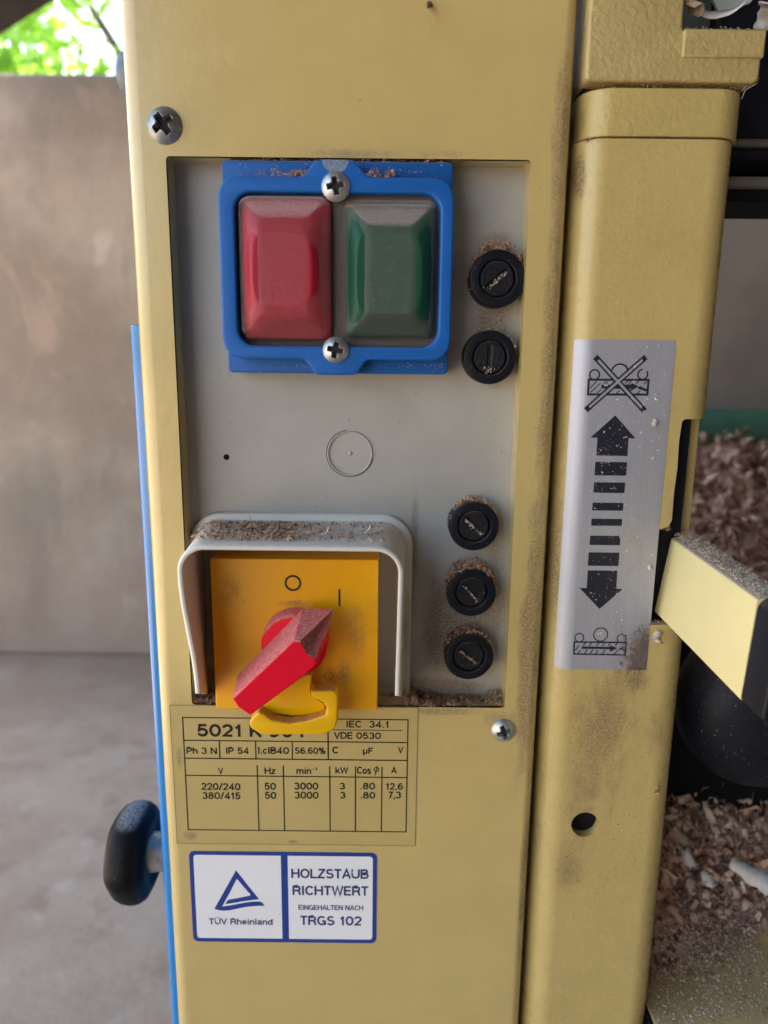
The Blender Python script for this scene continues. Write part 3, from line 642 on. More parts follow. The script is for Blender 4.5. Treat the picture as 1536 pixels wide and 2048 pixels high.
# ---- grey weather guard
def guard_path(y):
    t = (y - 8) / (-27 - 8)        # 0 back, 1 front
    xl = -72.5 * (1 - t) + -70.6 * t; xr = 8.4 * (1 - t) + 7.0 * t; ztop = -63.6 * (1 - t) + -64.3 * t; zb = -136 * (1 - t) + -118.7 * t
    xlb = xl * (1 - t) + (-66.3) * t
    rad = 9.5
    P = []
    for i in range(11): s_ = i / 10; P.append((xlb + (xl - xlb) * sm(s_), zb + (ztop - rad - zb) * s_))
    for i in range(1, 13): a = R(180 - 90 * i / 12); P.append((xl + rad + rad * math.cos(a), ztop - rad + rad * math.sin(a)))
    for i in range(1, 9): P.append((xl + rad + (xr - xl - 2 * rad) * i / 8, ztop))
    for i in range(1, 13): a = R(90 - 90 * i / 12); P.append((xr - rad + rad * math.cos(a), ztop - rad + rad * math.sin(a)))
    for i in range(1, 11): s_ = i / 10; P.append((xr - .6 * t * s_, ztop - rad + (zb - ztop + rad) * s_))
    return P
def inset(P, d):
    out = []
    for i, p in enumerate(P):
        a = Vector(P[max(i - 1, 0)]); b = Vector(P[min(i + 1, len(P) - 1)]); t = (b - a).normalized(); nrm = Vector((t.y, -t.x)); out.append((p[0] + nrm.x * d, p[1] + nrm.y * d))
    return out
secs = []   # (y, outward shift) outer from back, round lip, inner back
for y, d in ((10.9, -2.8), (8.4, -2.8), (7.9, -2.2), (7.7, -.4), (6.6, 0), (-5, 0), (-15, 0), (-26.2, -.1), (-26.9, .3), (-27.2, .9), (-26.9, 1.6), (-26, 1.9), (-10, 1.9), (10.9, 1.9)):
    secs.append([(p[0], y, p[1]) for p in inset(guard_path(y), d)])
n = len(secs[0]); v = [p for s_ in secs for p in s_]; f = [(k * n + i, k * n + i + 1, (k + 1) * n + i + 1, (k + 1) * n + i) for k in range(len(secs) - 1) for i in range(n - 1)]
K = len(secs); f.append([k * n for k in range(K)]); f.append([k * n + n - 1 for k in range(K)][::-1])
guard = obj('switch_guard', v, f, M['plastic_grey'], MC, smooth=50, weld=.001, label='pale grey plastic guard arched over the rotary switch, sawdust on top')

# ---- nameplate
def z3(u, v): return (320 + u / 2.743, 1380 + v / 2.743)
def n3(u, v, y=-.2): return at(*z3(u, v), y)
np_ = shape('nameplate', [rrect(-84.0, 14.3, -198.7, -136.9, .4, 3)], -.16, .2, M['sticker'], MC, label='olive yellow rating plate printed 5021 K 90 F with motor data')
pr = Print(); e0, e1, e2, e3 = -84.0, 14.3, -198.7, -136.9
for p, q in (((e0, e2), (e1, e2)), ((e0, e2), (e0, e3)), ((e1, e2), (e1, e3)), ((e0, e3), (e1, e3))): pr.line(p, q, .22)
pr.build('film_edge', -.19, M['sticker_edge'], np_)
pr = Print(); W = .46
X = lambda u, v: n3(u, v)[0]; Z = lambda v: n3(740, v)[1]
xl_, xr_ = X(140, 470), X(1355, 470)
zz = {k: Z(k) for k in (157, 282, 380, 474, 772)}
for k, w_ in ((157, .45), (282, W), (380, .5), (474, W), (772, .42)): pr.line((xl_, zz[k]), (xr_, zz[k]), w_)
pr.line((xl_, zz[772]), (xl_, zz[157]), .45); pr.line((xr_, zz[772]), (xr_, zz[157]), .45)
pr.line((X(922, 270), zz[380]), (X(922, 270), zz[157]), .55)
for u in (327, 525, 726): pr.line((X(u, 330), zz[380]), (X(u, 330), zz[282]), W)
for u in (538, 680, 932, 1072, 1216): pr.line((X(u, 600), zz[772]), (X(u, 600), Z(418)), W)
pr.line((X(950, 216), Z(216)), (X(1325, 216), Z(216)), .3)
def T(P, s, u0, v0, u1, v1, bold=.02, fn=n3):
    a_, b_ = fn(u0, v0), fn(u1, v1); c_, d_ = fn(u0, v1), fn(u1, v0)
    P.text(s, (a_[0] + c_[0]) / 2, (b_[0] + d_[0]) / 2, (b_[1] + c_[1]) / 2, (a_[1] + d_[1]) / 2, bold)
for s, u0, v0, u1, v1, bd in (("5021 K 90 F", 203, 190, 832, 257, .03), ("IEC  34.1", 1023, 170, 1253, 206, .02), ("VDE 0530", 953, 232, 1212, 268, .02), ("Ph 3 N", 145, 315, 312, 350, .02),
    ("IP 54", 362, 315, 490, 350, .02), ("I.clB40", 538, 313, 708, 350, .02), ("S6.60%", 740, 315, 908, 350, .02), ("C", 945, 314, 979, 348, .02), ("\u00b5F", 1113, 316, 1172, 358, .02), ("V", 1305, 313, 1335, 346, .02),
    ("V", 317, 427, 347, 458, .02), ("Hz", 573, 425, 635, 460, .02), ("min", 748, 425, 830, 460, .02), ("-1", 834, 424, 862, 442, .02), ("kW", 962, 424, 1033, 457, .02), ("Cos", 1080, 424, 1158, 460, .02), ("A", 1268, 424, 1299, 457, .02),
    ("220/240", 227, 510, 441, 549, .02), ("380/415", 232, 560, 441, 599, .02), ("50", 573, 512, 636, 547, .02), ("50", 575, 562, 638, 597, .02), ("3000", 735, 511, 868, 546, .02), ("3000", 737, 561, 870, 596, .02),
    ("3", 985, 512, 1015, 545, .02), ("3", 987, 562, 1017, 595, .02), (".80", 1100, 512, 1180, 545, .02), (".80", 1101, 562, 1181, 595, .02), ("12,6", 1237, 511, 1333, 551, .02), ("7,3", 1250, 560, 1322, 600, .02)):
    T(pr, s, u0, v0, u1, v1, bd)
# phi
q = n3(1187, 436); pr.ring(q, .95, .36, 0, 360, 24); pr.line(n3(1180, 466), n3(1192, 418), .36)
pr.build('lettering', -.24, M['ink'], np_)

# ---- test mark sticker
st = shape('approval_sticker', [rrect(-79.4, -1.4, -246.0, -202.3, 2.4, 6)], -.16, .2, M['blue_ink'], MC, label='white and blue sticker with a triangle mark and HOLZSTAUB RICHTWERT')
x_l, x_m0, x_m1, x_r = -77.6, X(667, 1130), X(704, 1130), -3.1
zt1, zb1 = -204.0, -244.2
P = Print(); P.poly(rpoly([(x_l, zt1, 1.6), (x_l, zb1, 1.6), (x_m0, zb1, 0), (x_m0, zt1, 0)], 0, 5)); P.poly(rpoly([(x_m1, zt1, 0), (x_m1, zb1, 0), (x_r, zb1, 1.6), (x_r, zt1, 1.6)], 0, 5))
P.build('white_field', -.2, M['white_st'], st)
def z7(u, v): return (375 + u / 7.68, 1695 + v / 7.68)
def n7(u, v): return at(*z7(u, v), -.24)
P = Print(); P.poly([n7(*p) for p in ((745, 350), (930, 585), (1100, 795), (970, 808), (830, 830), (700, 852), (580, 870), (600, 835), (625, 803), (800, 772), (962, 738), (967, 722), (860, 600), (757, 480), (650, 690), (530, 908), (660, 890), (800, 862), (900, 843), (1000, 832), (1070, 830), (1135, 835), (1160, 862), (1185, 895), (1080, 897), (1000, 902), (900, 913), (830, 925), (740, 946), (640, 965), (590, 970), (540, 971), (500, 967), (450, 956), (413, 940))])
P.build('triangle_mark', -.24, M['blue_ink'], st)
P = Print(); T(P, "T\u00dcV Rheinland", 320, 1070, 1308, 1182, .022, n7)
for s, u0, v0, u1, v1 in (("HOLZSTAUB", 720, 982, 1145, 1033), ("RICHTWERT", 727, 1075, 1148, 1126), ("EINGEHALTEN NACH", 760, 1180, 1115, 1207), ("TRGS 102", 765, 1240, 1108, 1290)): T(P, s, u0, v0, u1, v1, .022)
P.build('lettering', -.25, M['navy_ink'], st)

# ---- blue side cover
g = G(); prof = [(-98.4, 200), (-98.4, 24)] + arc(-95.4, 24, 3, 180, 270, 8) + [(-90.2, 21), (-90.2, 200)]
v, f = extr(prof, GZ + 30, 9.6); g.add(v, f); g.build('side_cover', M['blue_paint'], MC, bevel=.4, label='glossy blue side cover edge')

# ---- side knobs
kx, kz, ky = -118, -237.5, 46
prof = [(0, -129.5), (9, -129.4), (14, -128.9), (18, -127.6), (21, -125), (22.6, -121.5), (23, -118), (22.4, -114.5), (20.6, -111.6), (17.5, -110), (14, -109.6), (12.4, -110.6), (8, -111)]
v, f = lathe([(r, y) for r, y in prof], 0, kz, 96, 'x', ky)
v = [(x, ky + (y - ky) * (1 + .022 * math.cos(6 * math.atan2(z - kz, y - ky))), kz + (z - kz) * (1 + .022 * math.cos(6 * math.atan2(z - kz, y - ky)))) for x, y, z in v]
kb = obj('side_knob', v, f, M['knob_black'], MC, smooth=60, label='round black knob on a metal shaft at the left side')
v, f = lathe([(9.4, -112), (9.2, -108.5), (8.6, -107), (8.8, -104), (8.2, -103), (8.0, -88)], 0, kz, 40, 'x', ky); obj('shaft', v, f, M['chrome'], kb, smooth=50)
v, f = lathe([(0, -103.6), (6, -103.3), (8.2, -101.6), (9.0, -98), (9.0, -86)], 0, 104, 8, 'x', 44); obj('side_knob', v, f, M['knobgrey'], MC, smooth=50, label='slate grey knob end behind the cabinet edge near the top')

# ---- post (hollow casting with a slot)
PL, PR_, PRAD = 64.4, 119.4, 10.0; FX0, FX1 = PL + PRAD, PR_ - PRAD
ztp, zbp = 71.6, GZ + 10
outl = [(FX0, zbp), (FX1, zbp), (FX1, -101.3), (103.0, -101.3), (102.9, -98), (103.0, -63.4), (106.5, -62.6), (107.7, -60), (107.5, -50), (107.9, -40), (107.6, -30), (108.0, -23.2), (108.8, -22.3), (FX1, -22.2), (FX1, ztp), (FX0, ztp)]
g = G(); v, f = shape_geo([outl, circ(83.8, -188.2, 5.6, 48)], 0, 4, 0); g.add(v, f)
lprof = [(PL, 70), (PL, PRAD)] + arc(FX0, PRAD, PRAD, 180, 270, 20) + [(FX0, 4)] + arc(FX0, PRAD, PRAD - 4, 270, 180, 14) + [(PL + 4, 70)]
v, f = extr(lprof, zbp, ztp); g.add(v, f)
rprof = [(PR_, 12), (PR_, PRAD)] + arc(FX1, PRAD, PRAD, 0, -90, 20) + [(FX1, 4)] + arc(FX1, PRAD, PRAD - 4, -90, 0, 14) + [(PR_ - 4, 12)]
for a_, b_ in ((zbp, -101.3), (-22.2, ztp)): v, f = extr(rprof[::-1], a_, b_); g.add(v, f)
g.box(PR_ - 4, PR_, 12.02, 70, zbp, ztp); g.box(PL + 4.1, PR_ - 4.1, 66, 70, zbp, ztp)
post = g.build('post', M['post'], MC, smooth=30, label='rounded yellow column right of the cabinet with a cut-out on its edge')
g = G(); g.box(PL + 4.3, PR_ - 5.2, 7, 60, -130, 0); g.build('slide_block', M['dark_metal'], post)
g = G(); g.box(PR_ - 5.0, PR_ - 4.1, 14.5, 65, -160, 0); g.build('slot_shade_sheet', M['inside'], post)  # black sheet added to darken the slot as inner shade
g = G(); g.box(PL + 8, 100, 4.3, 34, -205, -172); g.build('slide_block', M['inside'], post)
# collar and cap
def pill(x0, x1, r, y0, back=70): return [(x0, back), (x0, y0 + r)] + arc(x0 + r, y0 + r, r, 180, 270, 14) + arc(x1 - r, y0 + r, r, -90, 0, 14) + [(x1, back)]
v, f = extr(pill(65.2, 120.6, 10.5, -.6), 72.2, 87.1); obj('collar', v, f, M['band'], MC, smooth=40, bevel=.5, label='yellow cast collar near the top of the column')
capo = rpoly([(64.9, 88.6, 2.2), (122.2, 88.6, 2.2), (122.2, 104.2, 2), (95.6, 104.2, .8), (95.2, 150, 2), (64.9, 150, 2)], 1, 6)
shape('cap', [capo], -1.6, 70, M['cast'], MC, bev=1.1, bseg=4, smooth=40, label='rough cast cap on the column')
a0 = at(1370, 62, -3); a1 = at(1498, 116, -3)
g = G(); g.box(a0[0], 122.6, -2.6, 4, a1[1] + .3, 104.1); g.build('cap_pad', M['cast'], MC, bevel=.7)
g = G(); g.box(66, 118, 6, 66, 87.0, 88.7); g.box(68, 117, 6, 66, 71.5, 72.3); g.build('joint_shadow_gap', M['inside'], MC) .name = 'joint_shade_strip'  # dark strips standing for shadow in the cap and collar joints

# ---- brushed label wrapped on the post
def on_post(s):   # s: x of the unrolled sheet
    if s >= FX0: return s, 0.0
    a = (FX0 - s) / PRAD; return FX0 - PRAD * math.sin(a), PRAD - PRAD * math.cos(a)
S0_ = FX0 - PRAD * R(42); zt_l, zb_l = 5.6, -120.0
xs = [S0_ + (FX0 - S0_) * i / 14 for i in range(15)] + [103.2]
v = []; off = .14
for s in xs:
    x, y = on_post(s); a = max(0, (FX0 - s) / PRAD); nx, ny = -math.sin(a), -math.cos(a)
    for z in (zb_l, zt_l): v.append((x + nx * off, y + ny * off, z))
    for z in (zb_l, zt_l): v.append((x + nx * .02, y + ny * .02, z))
f = []
for i in range(len(xs) - 1):
    b = 4 * i; c = b + 4; f += [(b, c, c + 1, b + 1), (b + 1, c + 1, c + 3, b + 3), (b, b + 2, c + 2, c)]
f.append((0, 1, 3, 2)); b = 4 * (len(xs) - 1); f.append((b, b + 2, b + 3, b + 1))
lab = obj('metal_label', v, f, M['alu'], MC, smooth=30, label='brushed aluminium label with a black double arrow between two roller symbols')
YI = -.2
def z5(u, v): return at(1150 + u / 7.68, 700 + v / 7.68, YI)
P = Print(); lw = .62
def PL_(pts, w_=lw, close=False):
    q = [z5(*p) for p in pts]
    for i in range(len(q) - (0 if close else 1)): P.line(q[i], q[(i + 1) % len(q)], w_)
PL_([(212, 455), (1130, 460), (1110, 685), (200, 682)], .75, True)
P.ring(z5(300, 380), 1.75, .55); P.ring(z5(1040, 375), 1.75, .55, 95, 400)
P.ring(z5(685, 345), 2.95, .6, 12, 165)
for a_, b_ in (((235, 580), (330, 480)), ((240, 650), (385, 515)), ((345, 655), (400, 610)), ((445, 515), (470, 480)), ((480, 520), (505, 485)), ((780, 510), (815, 478)), ((830, 520), (860, 480)), ((640, 665), (680, 625)), ((955, 670), (1000, 630)), ((940, 520), (975, 480)), ((1000, 560), (1095, 620)), ((1060, 520), (1100, 495))): P.line(z5(*a_), z5(*b_), .35)
P.poly([z5(*p) for p in ((405, 535), (850, 530), (880, 510), (975, 560), (850, 635), (820, 600), (405, 590))])
P.line(z5(985, 580), z5(1110, 620), .9)
for a_, b_ in (((315, 110), (1065, 930)), ((1085, 110), (170, 920))):
    a_, b_ = Vector(z5(*a_)), Vector(z5(*b_)); d = (b_ - a_).normalized(); a_ = a_ + d * .9; b_ = b_ - d * .9
    P.line(tuple(a_), tuple(b_), 2.1)
# arrow: heads and bars in the photograph's places
def zf(u, v): return at(1070 + u / 2.768, 640 + v / 2.768, YI)
P.poly([zf(*p) for p in ((444, 528), (556, 655), (518, 656), (512, 753), (340, 750), (346, 652), (307, 651))])
for (x0_, x1_, y0_, y1_) in ((332, 505, 785, 862), (325, 495, 898, 958), (317, 487, 1011, 1056), (311, 480, 1100, 1140), (303, 470, 1194, 1247), (295, 462, 1286, 1362)):
    a_, b_ = zf(x0_ + 2, y0_), zf(x1_, y1_); P.poly(rpoly([(a_[0], a_[1]), (b_[0], a_[1]), (b_[0], b_[1]), (a_[0], b_[1])], .35, 4))
P.poly([zf(*p) for p in ((292, 1386), (456, 1388), (450, 1487), (485, 1490), (357, 1600), (246, 1483), (286, 1484))])
def z8(u, v): return at(1120 + u / 7.68, 1220 + v / 7.68, YI)
def PL8(pts, w_=.6, close=False):
    q = [z8(*p) for p in pts]
    for i in range(len(q) - (0 if close else 1)): P.line(q[i], q[(i + 1) % len(q)], w_)
PL8([(220, 490), (1020, 500), (1000, 690), (212, 675)], .6, True)
P.ring(z8(298, 425), 1.7, .42); P.ring(z8(625, 378), 2.7, .42); P.ring(z8(945, 440), 1.7, .42)
P.line(z8(350, 578), z8(800, 585), .95); P.poly([z8(*p) for p in ((760, 540), (885, 585), (770, 640))]); P.line(z8(920, 600), z8(990, 560), .6); P.line(z8(920, 590), z8(1000, 625), .5)
for a_, b_ in (((235, 620), (290, 550)), ((275, 670), (310, 620)), ((375, 670), (415, 610)), ((465, 670), (500, 615)), ((550, 670), (580, 620)), ((650, 670), (690, 615)), ((830, 680), (890, 620)), ((360, 545), (390, 505)), ((455, 550), (480, 510)), ((560, 550), (590, 515)), ((650, 548), (680, 512)), ((740, 545), (765, 512)), ((850, 545), (875, 515))): P.line(z8(*a_), z8(*b_), .4)
P.build('pictogram', YI, M['ink_label'], lab)
P = Print()
for a_, b_ in (((315, 110), (1065, 930)), ((1085, 110), (170, 920))):
    a_, b_ = Vector(z5(*a_)), Vector(z5(*b_)); d = (b_ - a_).normalized(); P.line(tuple(a_ + d * 1.9), tuple(b_ - d * 1.9), .85)
P.build('crossing_bars', YI - .03, M['alu'], lab)

# ---- lever
LY0, LY1 = 5.6, -58.0
def lv(y):
    t = (5 - y) / 63.0; return (110.5 + 2.0 * t, -67.8 - 3.0 * t), (106.5 + 4.4 * t, -98 - 5.8 * t)
secs = []
for y in (LY0, -10, -25, -45, LY1):
    (xa, za), (xb, zb) = lv(y); th = 10.5
    cs = rpoly([(xb, zb, .6), (xb + th, zb, .6), (xa + th, za, 3.0), (xa, za, 1.6)], .6, 5); secs.append([(x, y, z) for x, z in cs])
n = len(secs[0]); v = [p for s_ in secs for p in s_]; f = [(k * n + i, (k + 1) * n + i, (k + 1) * n + (i + 1) % n, k * n + (i + 1) % n) for k in range(len(secs) - 1) for i in range(n)]
f.append(list(range(n))); f.append(list(range((len(secs) - 1) * n, len(secs) * n))[::-1])
lever = obj('feed_lever', v, f, M['lever'], MC, smooth=35, weld=.001, label='bright yellow lever reaching out of the column slot towards the viewer')
(xa, za), (xb, zb) = lv(LY1)
cap = rpoly([(xb - .1, zb + .8, .5), (xb + 5, zb - 4.2, .5), (xb + 22, zb - 18, 1), (xa + 40, za - 34, 3), (xa + 40, za + 2, 3), (xa + 6, za + 2.4, 4), (xa, za - 1.0, 2.5)], 1, 6)
shape('grip', [cap], LY1 - 14, LY1 - .05, M['black'], lever, bev=.9, label='black plastic grip on the lever end')

# ---- chamber to the right of the post
BZ = -286.0
g = G(); g.box(120.6, 560, -4, 620, -310, BZ); g.build('machine_bed', M['bed'], MC, bevel=1, label='dusty dull yellow bed with sawdust at the lower right')
g = G(); g.box(119.45, 120.55, -4.2, 90, -320, BZ - .3); g.build('bed_gap_shade', M['inside'], MC)  # dark strip standing for the shaded gap between column and bed
g = G(); g.box(121.5, 560, 40, 105, 75, 260); head = g.build('cutter_head_housing', M['dark_metal'], MC, bevel=3, label='black housing in shade beside the column top')
for k, (vv0, yy) in enumerate(((287, 39), (366, 30))):
    z = at(1500, vv0, yy)[1]; v, f = tube([(121.5, yy, z), (560, yy, z)], 1.6 if k == 0 else 2.2, 12); obj('guide_rod', v, f, M['bar'], MC)
g = G(); g.box(121.5, 560, 60, 104, 64, 74.8); g.build('cutter_head_guard', M['dark_metal'], MC, bevel=2)
g = G(); g.box(122, 900, 640, 652, -285.9, 330); g.build('chip_hood', M['panelgrey'], MC, bevel=3, label='blurred grey brown panel behind the machine bed')
g = G(); g.box(561, 575, 30, 640, -285.9, 260); g.build('far_side_plate', M['dark_metal'], MC, bevel=2)
zt2 = at(1480, 820, 560)[1]; zb2 = at(1480, 905, 560)[1]
v, f = tube([(160, 575, (zt2 + zb2) / 2), (640, 575, (zt2 + zb2) / 2)], (zt2 - zb2) / 2, 24); obj('green_pipe', v, f, M['greenb'], label='blurred dark green pipe lying behind the heap of shavings', cat='pipe')
# black round knob in shade
cx, cz = 170.6, -151.5
v, f = lathe([(0, 14), (12, 14.5), (24, 17), (33, 22), (37.5, 30), (38.5, 38), (36, 47), (28, 52), (0, 53)], cx, cz, 72); obj('hand_knob', v, f, M['dusty_black'], MC, smooth=70, label='large round black knob speckled with dust under the lever')
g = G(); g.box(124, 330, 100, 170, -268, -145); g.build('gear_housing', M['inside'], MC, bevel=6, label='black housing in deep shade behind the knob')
v, f = lathe([(10, 52), (10, 58)], cx, cz, 24); obj('knob_shaft', v, f, M['dark_metal'], MC)

# ------------------------------------------------------------------ sawdust and shavings
def ribbon(C, a, Nn, L_, Wd, k, seg=7):
    """curled strip: bends about its width axis"""
    C = Vector(C); a = Vector(a).normalized(); Nn = Vector(Nn); Nn = (Nn - a * Nn.dot(a)).normalized(); b = a.cross(Nn); v = []
    p = C.copy(); d = a.copy(); nn = Nn.copy(); st = L_ / seg
    for i in range(seg + 1):
        ww = Wd * (.55 + .45 * math.sin(math.pi * (i + .6) / (seg + 1.2)))
        r1, r2 = random.uniform(.55, 1.1), random.uniform(.7, 1.1)
        v += [tuple(p - b * ww / 2 * r1), tuple(p + b * ww / 2 * r2)]; q = Matrix.Rotation(k / seg, 3, b); d = q @ d; p = p + d * st
    return v, [(2 * i, 2 * i + 1, 2 * i + 3, 2 * i + 2) for i in range(seg)]
def fleck_geo(C, Nn, L_, Wd, curl, rg, lift=.0):
    n = len(C); C = np.asarray(C, float); Nn = np.asarray(Nn, float) + rg.normal(size=(n, 3)) * .55; Nn /= np.linalg.norm(Nn, axis=1)[:, None]
    a = np.cross(Nn, rg.normal(size=(n, 3))); a /= np.linalg.norm(a, axis=1)[:, None]; b = np.cross(Nn, a)
    L_ = L_[:, None]; Wd = Wd[:, None]; c = C + Nn * (lift + .15 * L_ * 0)
    h = Nn * L_ * curl
    P = [c - a * L_ / 2 - b * Wd / 2, c - a * L_ / 2 + b * Wd / 2, c + h + b * Wd / 2, c + h - b * Wd / 2, c + a * L_ / 2 + b * Wd * .3, c + a * L_ / 2 - b * Wd * .3]
    V = np.stack(P, 1).reshape(-1, 3); i = np.arange(n)[:, None] * 6
    F = np.concatenate([i + np.array([[0, 1, 2, 3]]), i + np.array([[3, 2, 4, 5]])]).tolist()
    return V, F
def dust(name, C, Nn, lo, hi, mat, label, seed, wr=.35, curl=.18):
    rg = np.random.default_rng(seed); n = len(C); L_ = lo + (hi - lo) * rg.random(n) ** 2.2; Wd = L_ * rg.uniform(.18, wr + .2, n)
    V, F = fleck_geo(C, Nn, L_, Wd, curl, rg, .03)
    return obj(name, V, F, mat, smooth=0, label=label, cat='sawdust', kind='stuff')
def nrep(n, v): return np.tile(np.array(v, float), (n, 1))
rg = np.random.default_rng(5)
def on_xz(n, x0, x1, z0, z1, y, clump=0, power=1):
    x = rg.uniform(x0, x1, n); z = z0 + (z1 - z0) * rg.random(n) ** power
    if clump:
        cc = rg.uniform(0, 1, (clump, 2)) * [x1 - x0, z1 - z0] + [x0, z0]; k = rg.integers(0, clump, n); m_ = rg.random(n) < .7
        x = np.where(m_, cc[k, 0] + rg.normal(size=n) * (x1 - x0) * .05, x); z = np.where(m_, cc[k, 1] + rg.normal(size=n) * abs(z1 - z0) * .12, z)
    return np.stack([x, np.full(n, y) + 0.0, z], 1)
# on top of the guard
n = 3400; x = np.concatenate([rg.uniform(-66, 2, 1400), rg.normal(-53, 7, 1100), rg.normal(-38, 6, 900)]); x = np.clip(x, -67, 4)
C = np.stack([x, rg.uniform(-22, 6, n), np.full(n, -63.2) - .3 * rg.random(n)], 1); dust('sawdust', C, nrep(n, (0, 0, 1)), .25, 1.9, M['sawdust'], 'reddish sawdust and chips lying on top of the grey guard', 1)
n = 9000; x = rg.uniform(-68, 4, n)
zc = -63.55 - np.where(x < -63, (x + 63) ** 2 * .06, 0) - np.where(x > -1, (x + 1) ** 2 * .06, 0)
C = np.stack([x, rg.uniform(-24, 5, n), zc], 1); dust('fine_dust', C, nrep(n, (0, 0, 1)), .12, .4, M['sawdust_pale'], 'fine pale wood dust coating the top of the grey guard', 2)
random.seed(77)
for lb, x, y, L_, Wd, k, ry in (('reddish brown chip cluster piece at the left on the grey guard', -51, -8, 6, 2.6, 2.0, .2), ('curled brown chip next to the left cluster on the grey guard', -43, -6, 7, 3.0, -2.4, .5),
        ('long brown chip lying in the middle of the grey guard top', -40, -14, 5, 2.4, 1.5, -.4), ('light brown chip right of the middle on the grey guard top', -26, -9, 5, 2.0, 1.0, .1), ('small tan chip on the grey guard right of centre', -22, -16, 4, 1.6, 1.4, .3),
        ('dark brown splinter near the right corner of the grey guard', -3, -9, 6, 1.3, .9, -.1), ('tan splinter leaning on the right corner of the grey guard', -7, -12, 4, 1.2, 1.6, .4), ('brown chip at the left corner of the grey guard top', -60, -13, 4.5, 2.0, 2.2, -.2)):
    vv, ff = ribbon((x, y, -62.9), (math.cos(ry), math.sin(ry), .05), (0, .1, 1), L_, Wd, k, 10)
    o = obj('wood_chip', vv, ff, M['shaving_tan'] if 'brown' in lb else M['shaving'], smooth=60, label=lb, cat='wood chip'); q_ = o.modifiers.new('s', 'SOLIDIFY'); q_.thickness = .0002
# ledge at the blue box top, in the window's upper edge
def pile(n, x0, x1, zbase, h, y0, y1, seed, prof=None):
    r_ = np.random.default_rng(seed); x = r_.uniform(x0, x1, n); y = r_.uniform(y0, y1, n)
    hh = h * (.35 + .65 * np.abs(np.sin(x * .55 + seed) * np.sin(x * .21 + 1.3 * seed))) * (prof(x) if prof else 1)
    return np.stack([x, y, zbase + hh * r_.random(n)], 1)
x_a, zl = at(560, 350, -4)
lz = z1
C = np.concatenate([pile(700, at(490, 350, -4)[0], at(625, 350, -4)[0], lz - .3, 4.2, -5.5, -.2, 3, lambda x: np.clip((x + 50) / 14, .15, 1)), pile(450, at(720, 350, -4)[0], at(790, 350, -4)[0], lz - .3, 3.8, -5.5, -.2, 4)])
dust('sawdust', C, nrep(len(C), (0, -.6, .8)), .3, 1.6, M['sawdust'], 'sawdust caught on the upper edge of the blue rim', 3)
C = np.concatenate([pile(1500, -54, -6, 63.4, 1.5, .2, 7.5, 5), pile(800, -6, 21, 63.4, 1.3, .2, 7.5, 6)])
dust('sawdust', C, nrep(len(C), (0, -.6, .8)), .3, 1.5, M['sawdust_dark'], 'sawdust packed between the blue box and the upper window edge', 4)
# arcs over the fuse holders
CC = []
for (x, z, k) in FH:
    r0 = [9.9, 9.6, 9.5, 9.6, 9.7][k]; m_ = [1400, 300, 480, 1200, 620][k]; hh = [3.4, 1.0, 1.4, 3.0, 1.6][k]
    a = rg.normal(R(92 if k != 1 else 40), R(36), m_); rr = r0 + rg.random(m_) ** 1.5 * hh * np.clip(1.2 - np.abs(a - R(90)) / 1.3, .2, 1)
    CC.append(np.stack([x + rr * np.cos(a), rg.uniform(3.2, 10.8, m_), z + rr * np.sin(a)], 1))
C = np.concatenate(CC); dust('sawdust', C, nrep(len(C), (0, -.7, .7)), .25, 1.3, M['sawdust'], 'crescents of sawdust resting on the black fuse caps', 5)
C = []
for (x, z, k) in FH:
    if k == 1: C.append(np.stack([x + rg.normal(size=26) * .9, np.full(26, 3.4), z - 4.3 + rg.normal(size=26) * .5], 1)); continue
    a = [R(42), 0, R(-42), R(-48), R(-40)][k]; s = rg.uniform(-4.2, 4.2, 60); C.append(np.stack([x + s * math.cos(a) + rg.normal(size=60) * .35, rg.uniform(3.0, 4.2, 60), z + s * math.sin(a) - .55 + rg.normal(size=60) * .3], 1))
C = np.concatenate(C); dust('sawdust', C, nrep(len(C), (0, -.9, .4)), .25, 1.1, M['sawdust_pale'], 'pale dust caught in the slots of the black fuse caps', 6)
# window bottom edge
C = np.concatenate([pile(2600, -.5, 20, -136.8, 5.0, .6, 10.8, 7, lambda x: np.clip(1.15 - np.abs(x - 10) / 14, .2, 1)), pile(1600, 20, 48, -136.8, 3.2, .6, 10.8, 8, lambda x: np.where(x > 41, 1.5, .55)), pile(900, -75, -65, -136.8, 3.6, .6, 10.8, 9)])
dust('sawdust', C, nrep(len(C), (0, -.7, .7)), .25, 1.4, M['sawdust_dark'], 'brown sawdust heaped along the lower edge of the window', 7)
# scattered specks on faces
def scatter(label, seed, n, x0, x1, z0, z1, y, mat, lo=.15, hi=.6, clump=12):
    C = on_xz(n, x0, x1, z0, z1, y, clump); dust('dust_specks', C, nrep(n, (0, -1, 0)), lo, hi, mat, label, seed, curl=.1)
scatter('tiny brown specks on the cabinet strip right of the window', 10, 420, 49.5, 57.5, -230, 60, -.06, M['sawdust_dark'], .12, .5, 16)
C = on_xz(800, 77, 102, -119, 4, -.2, 14); C = C[(C[:, 0] < 102) & (C[:, 0] > 76) & (C[:, 2] < 5) & (C[:, 2] > -119.5)]
dust('dust_specks', C, nrep(len(C), (0, -1, 0)), .15, .95, M['sawdust_white'], 'pale wood specks sprinkled over the brushed metal label', 11, curl=.1)
C = on_xz(900, 90, 103, -122, -102, -.22, 6); C = C[(C[:, 0] < 108) & (C[:, 0] > 84) & (C[:, 2] < -96)]
dust('sawdust', C, nrep(len(C), (0, -1, .2)), .15, .75, M['sawdust_dark'], 'dark sawdust clinging to the lower right corner of the metal label', 12)
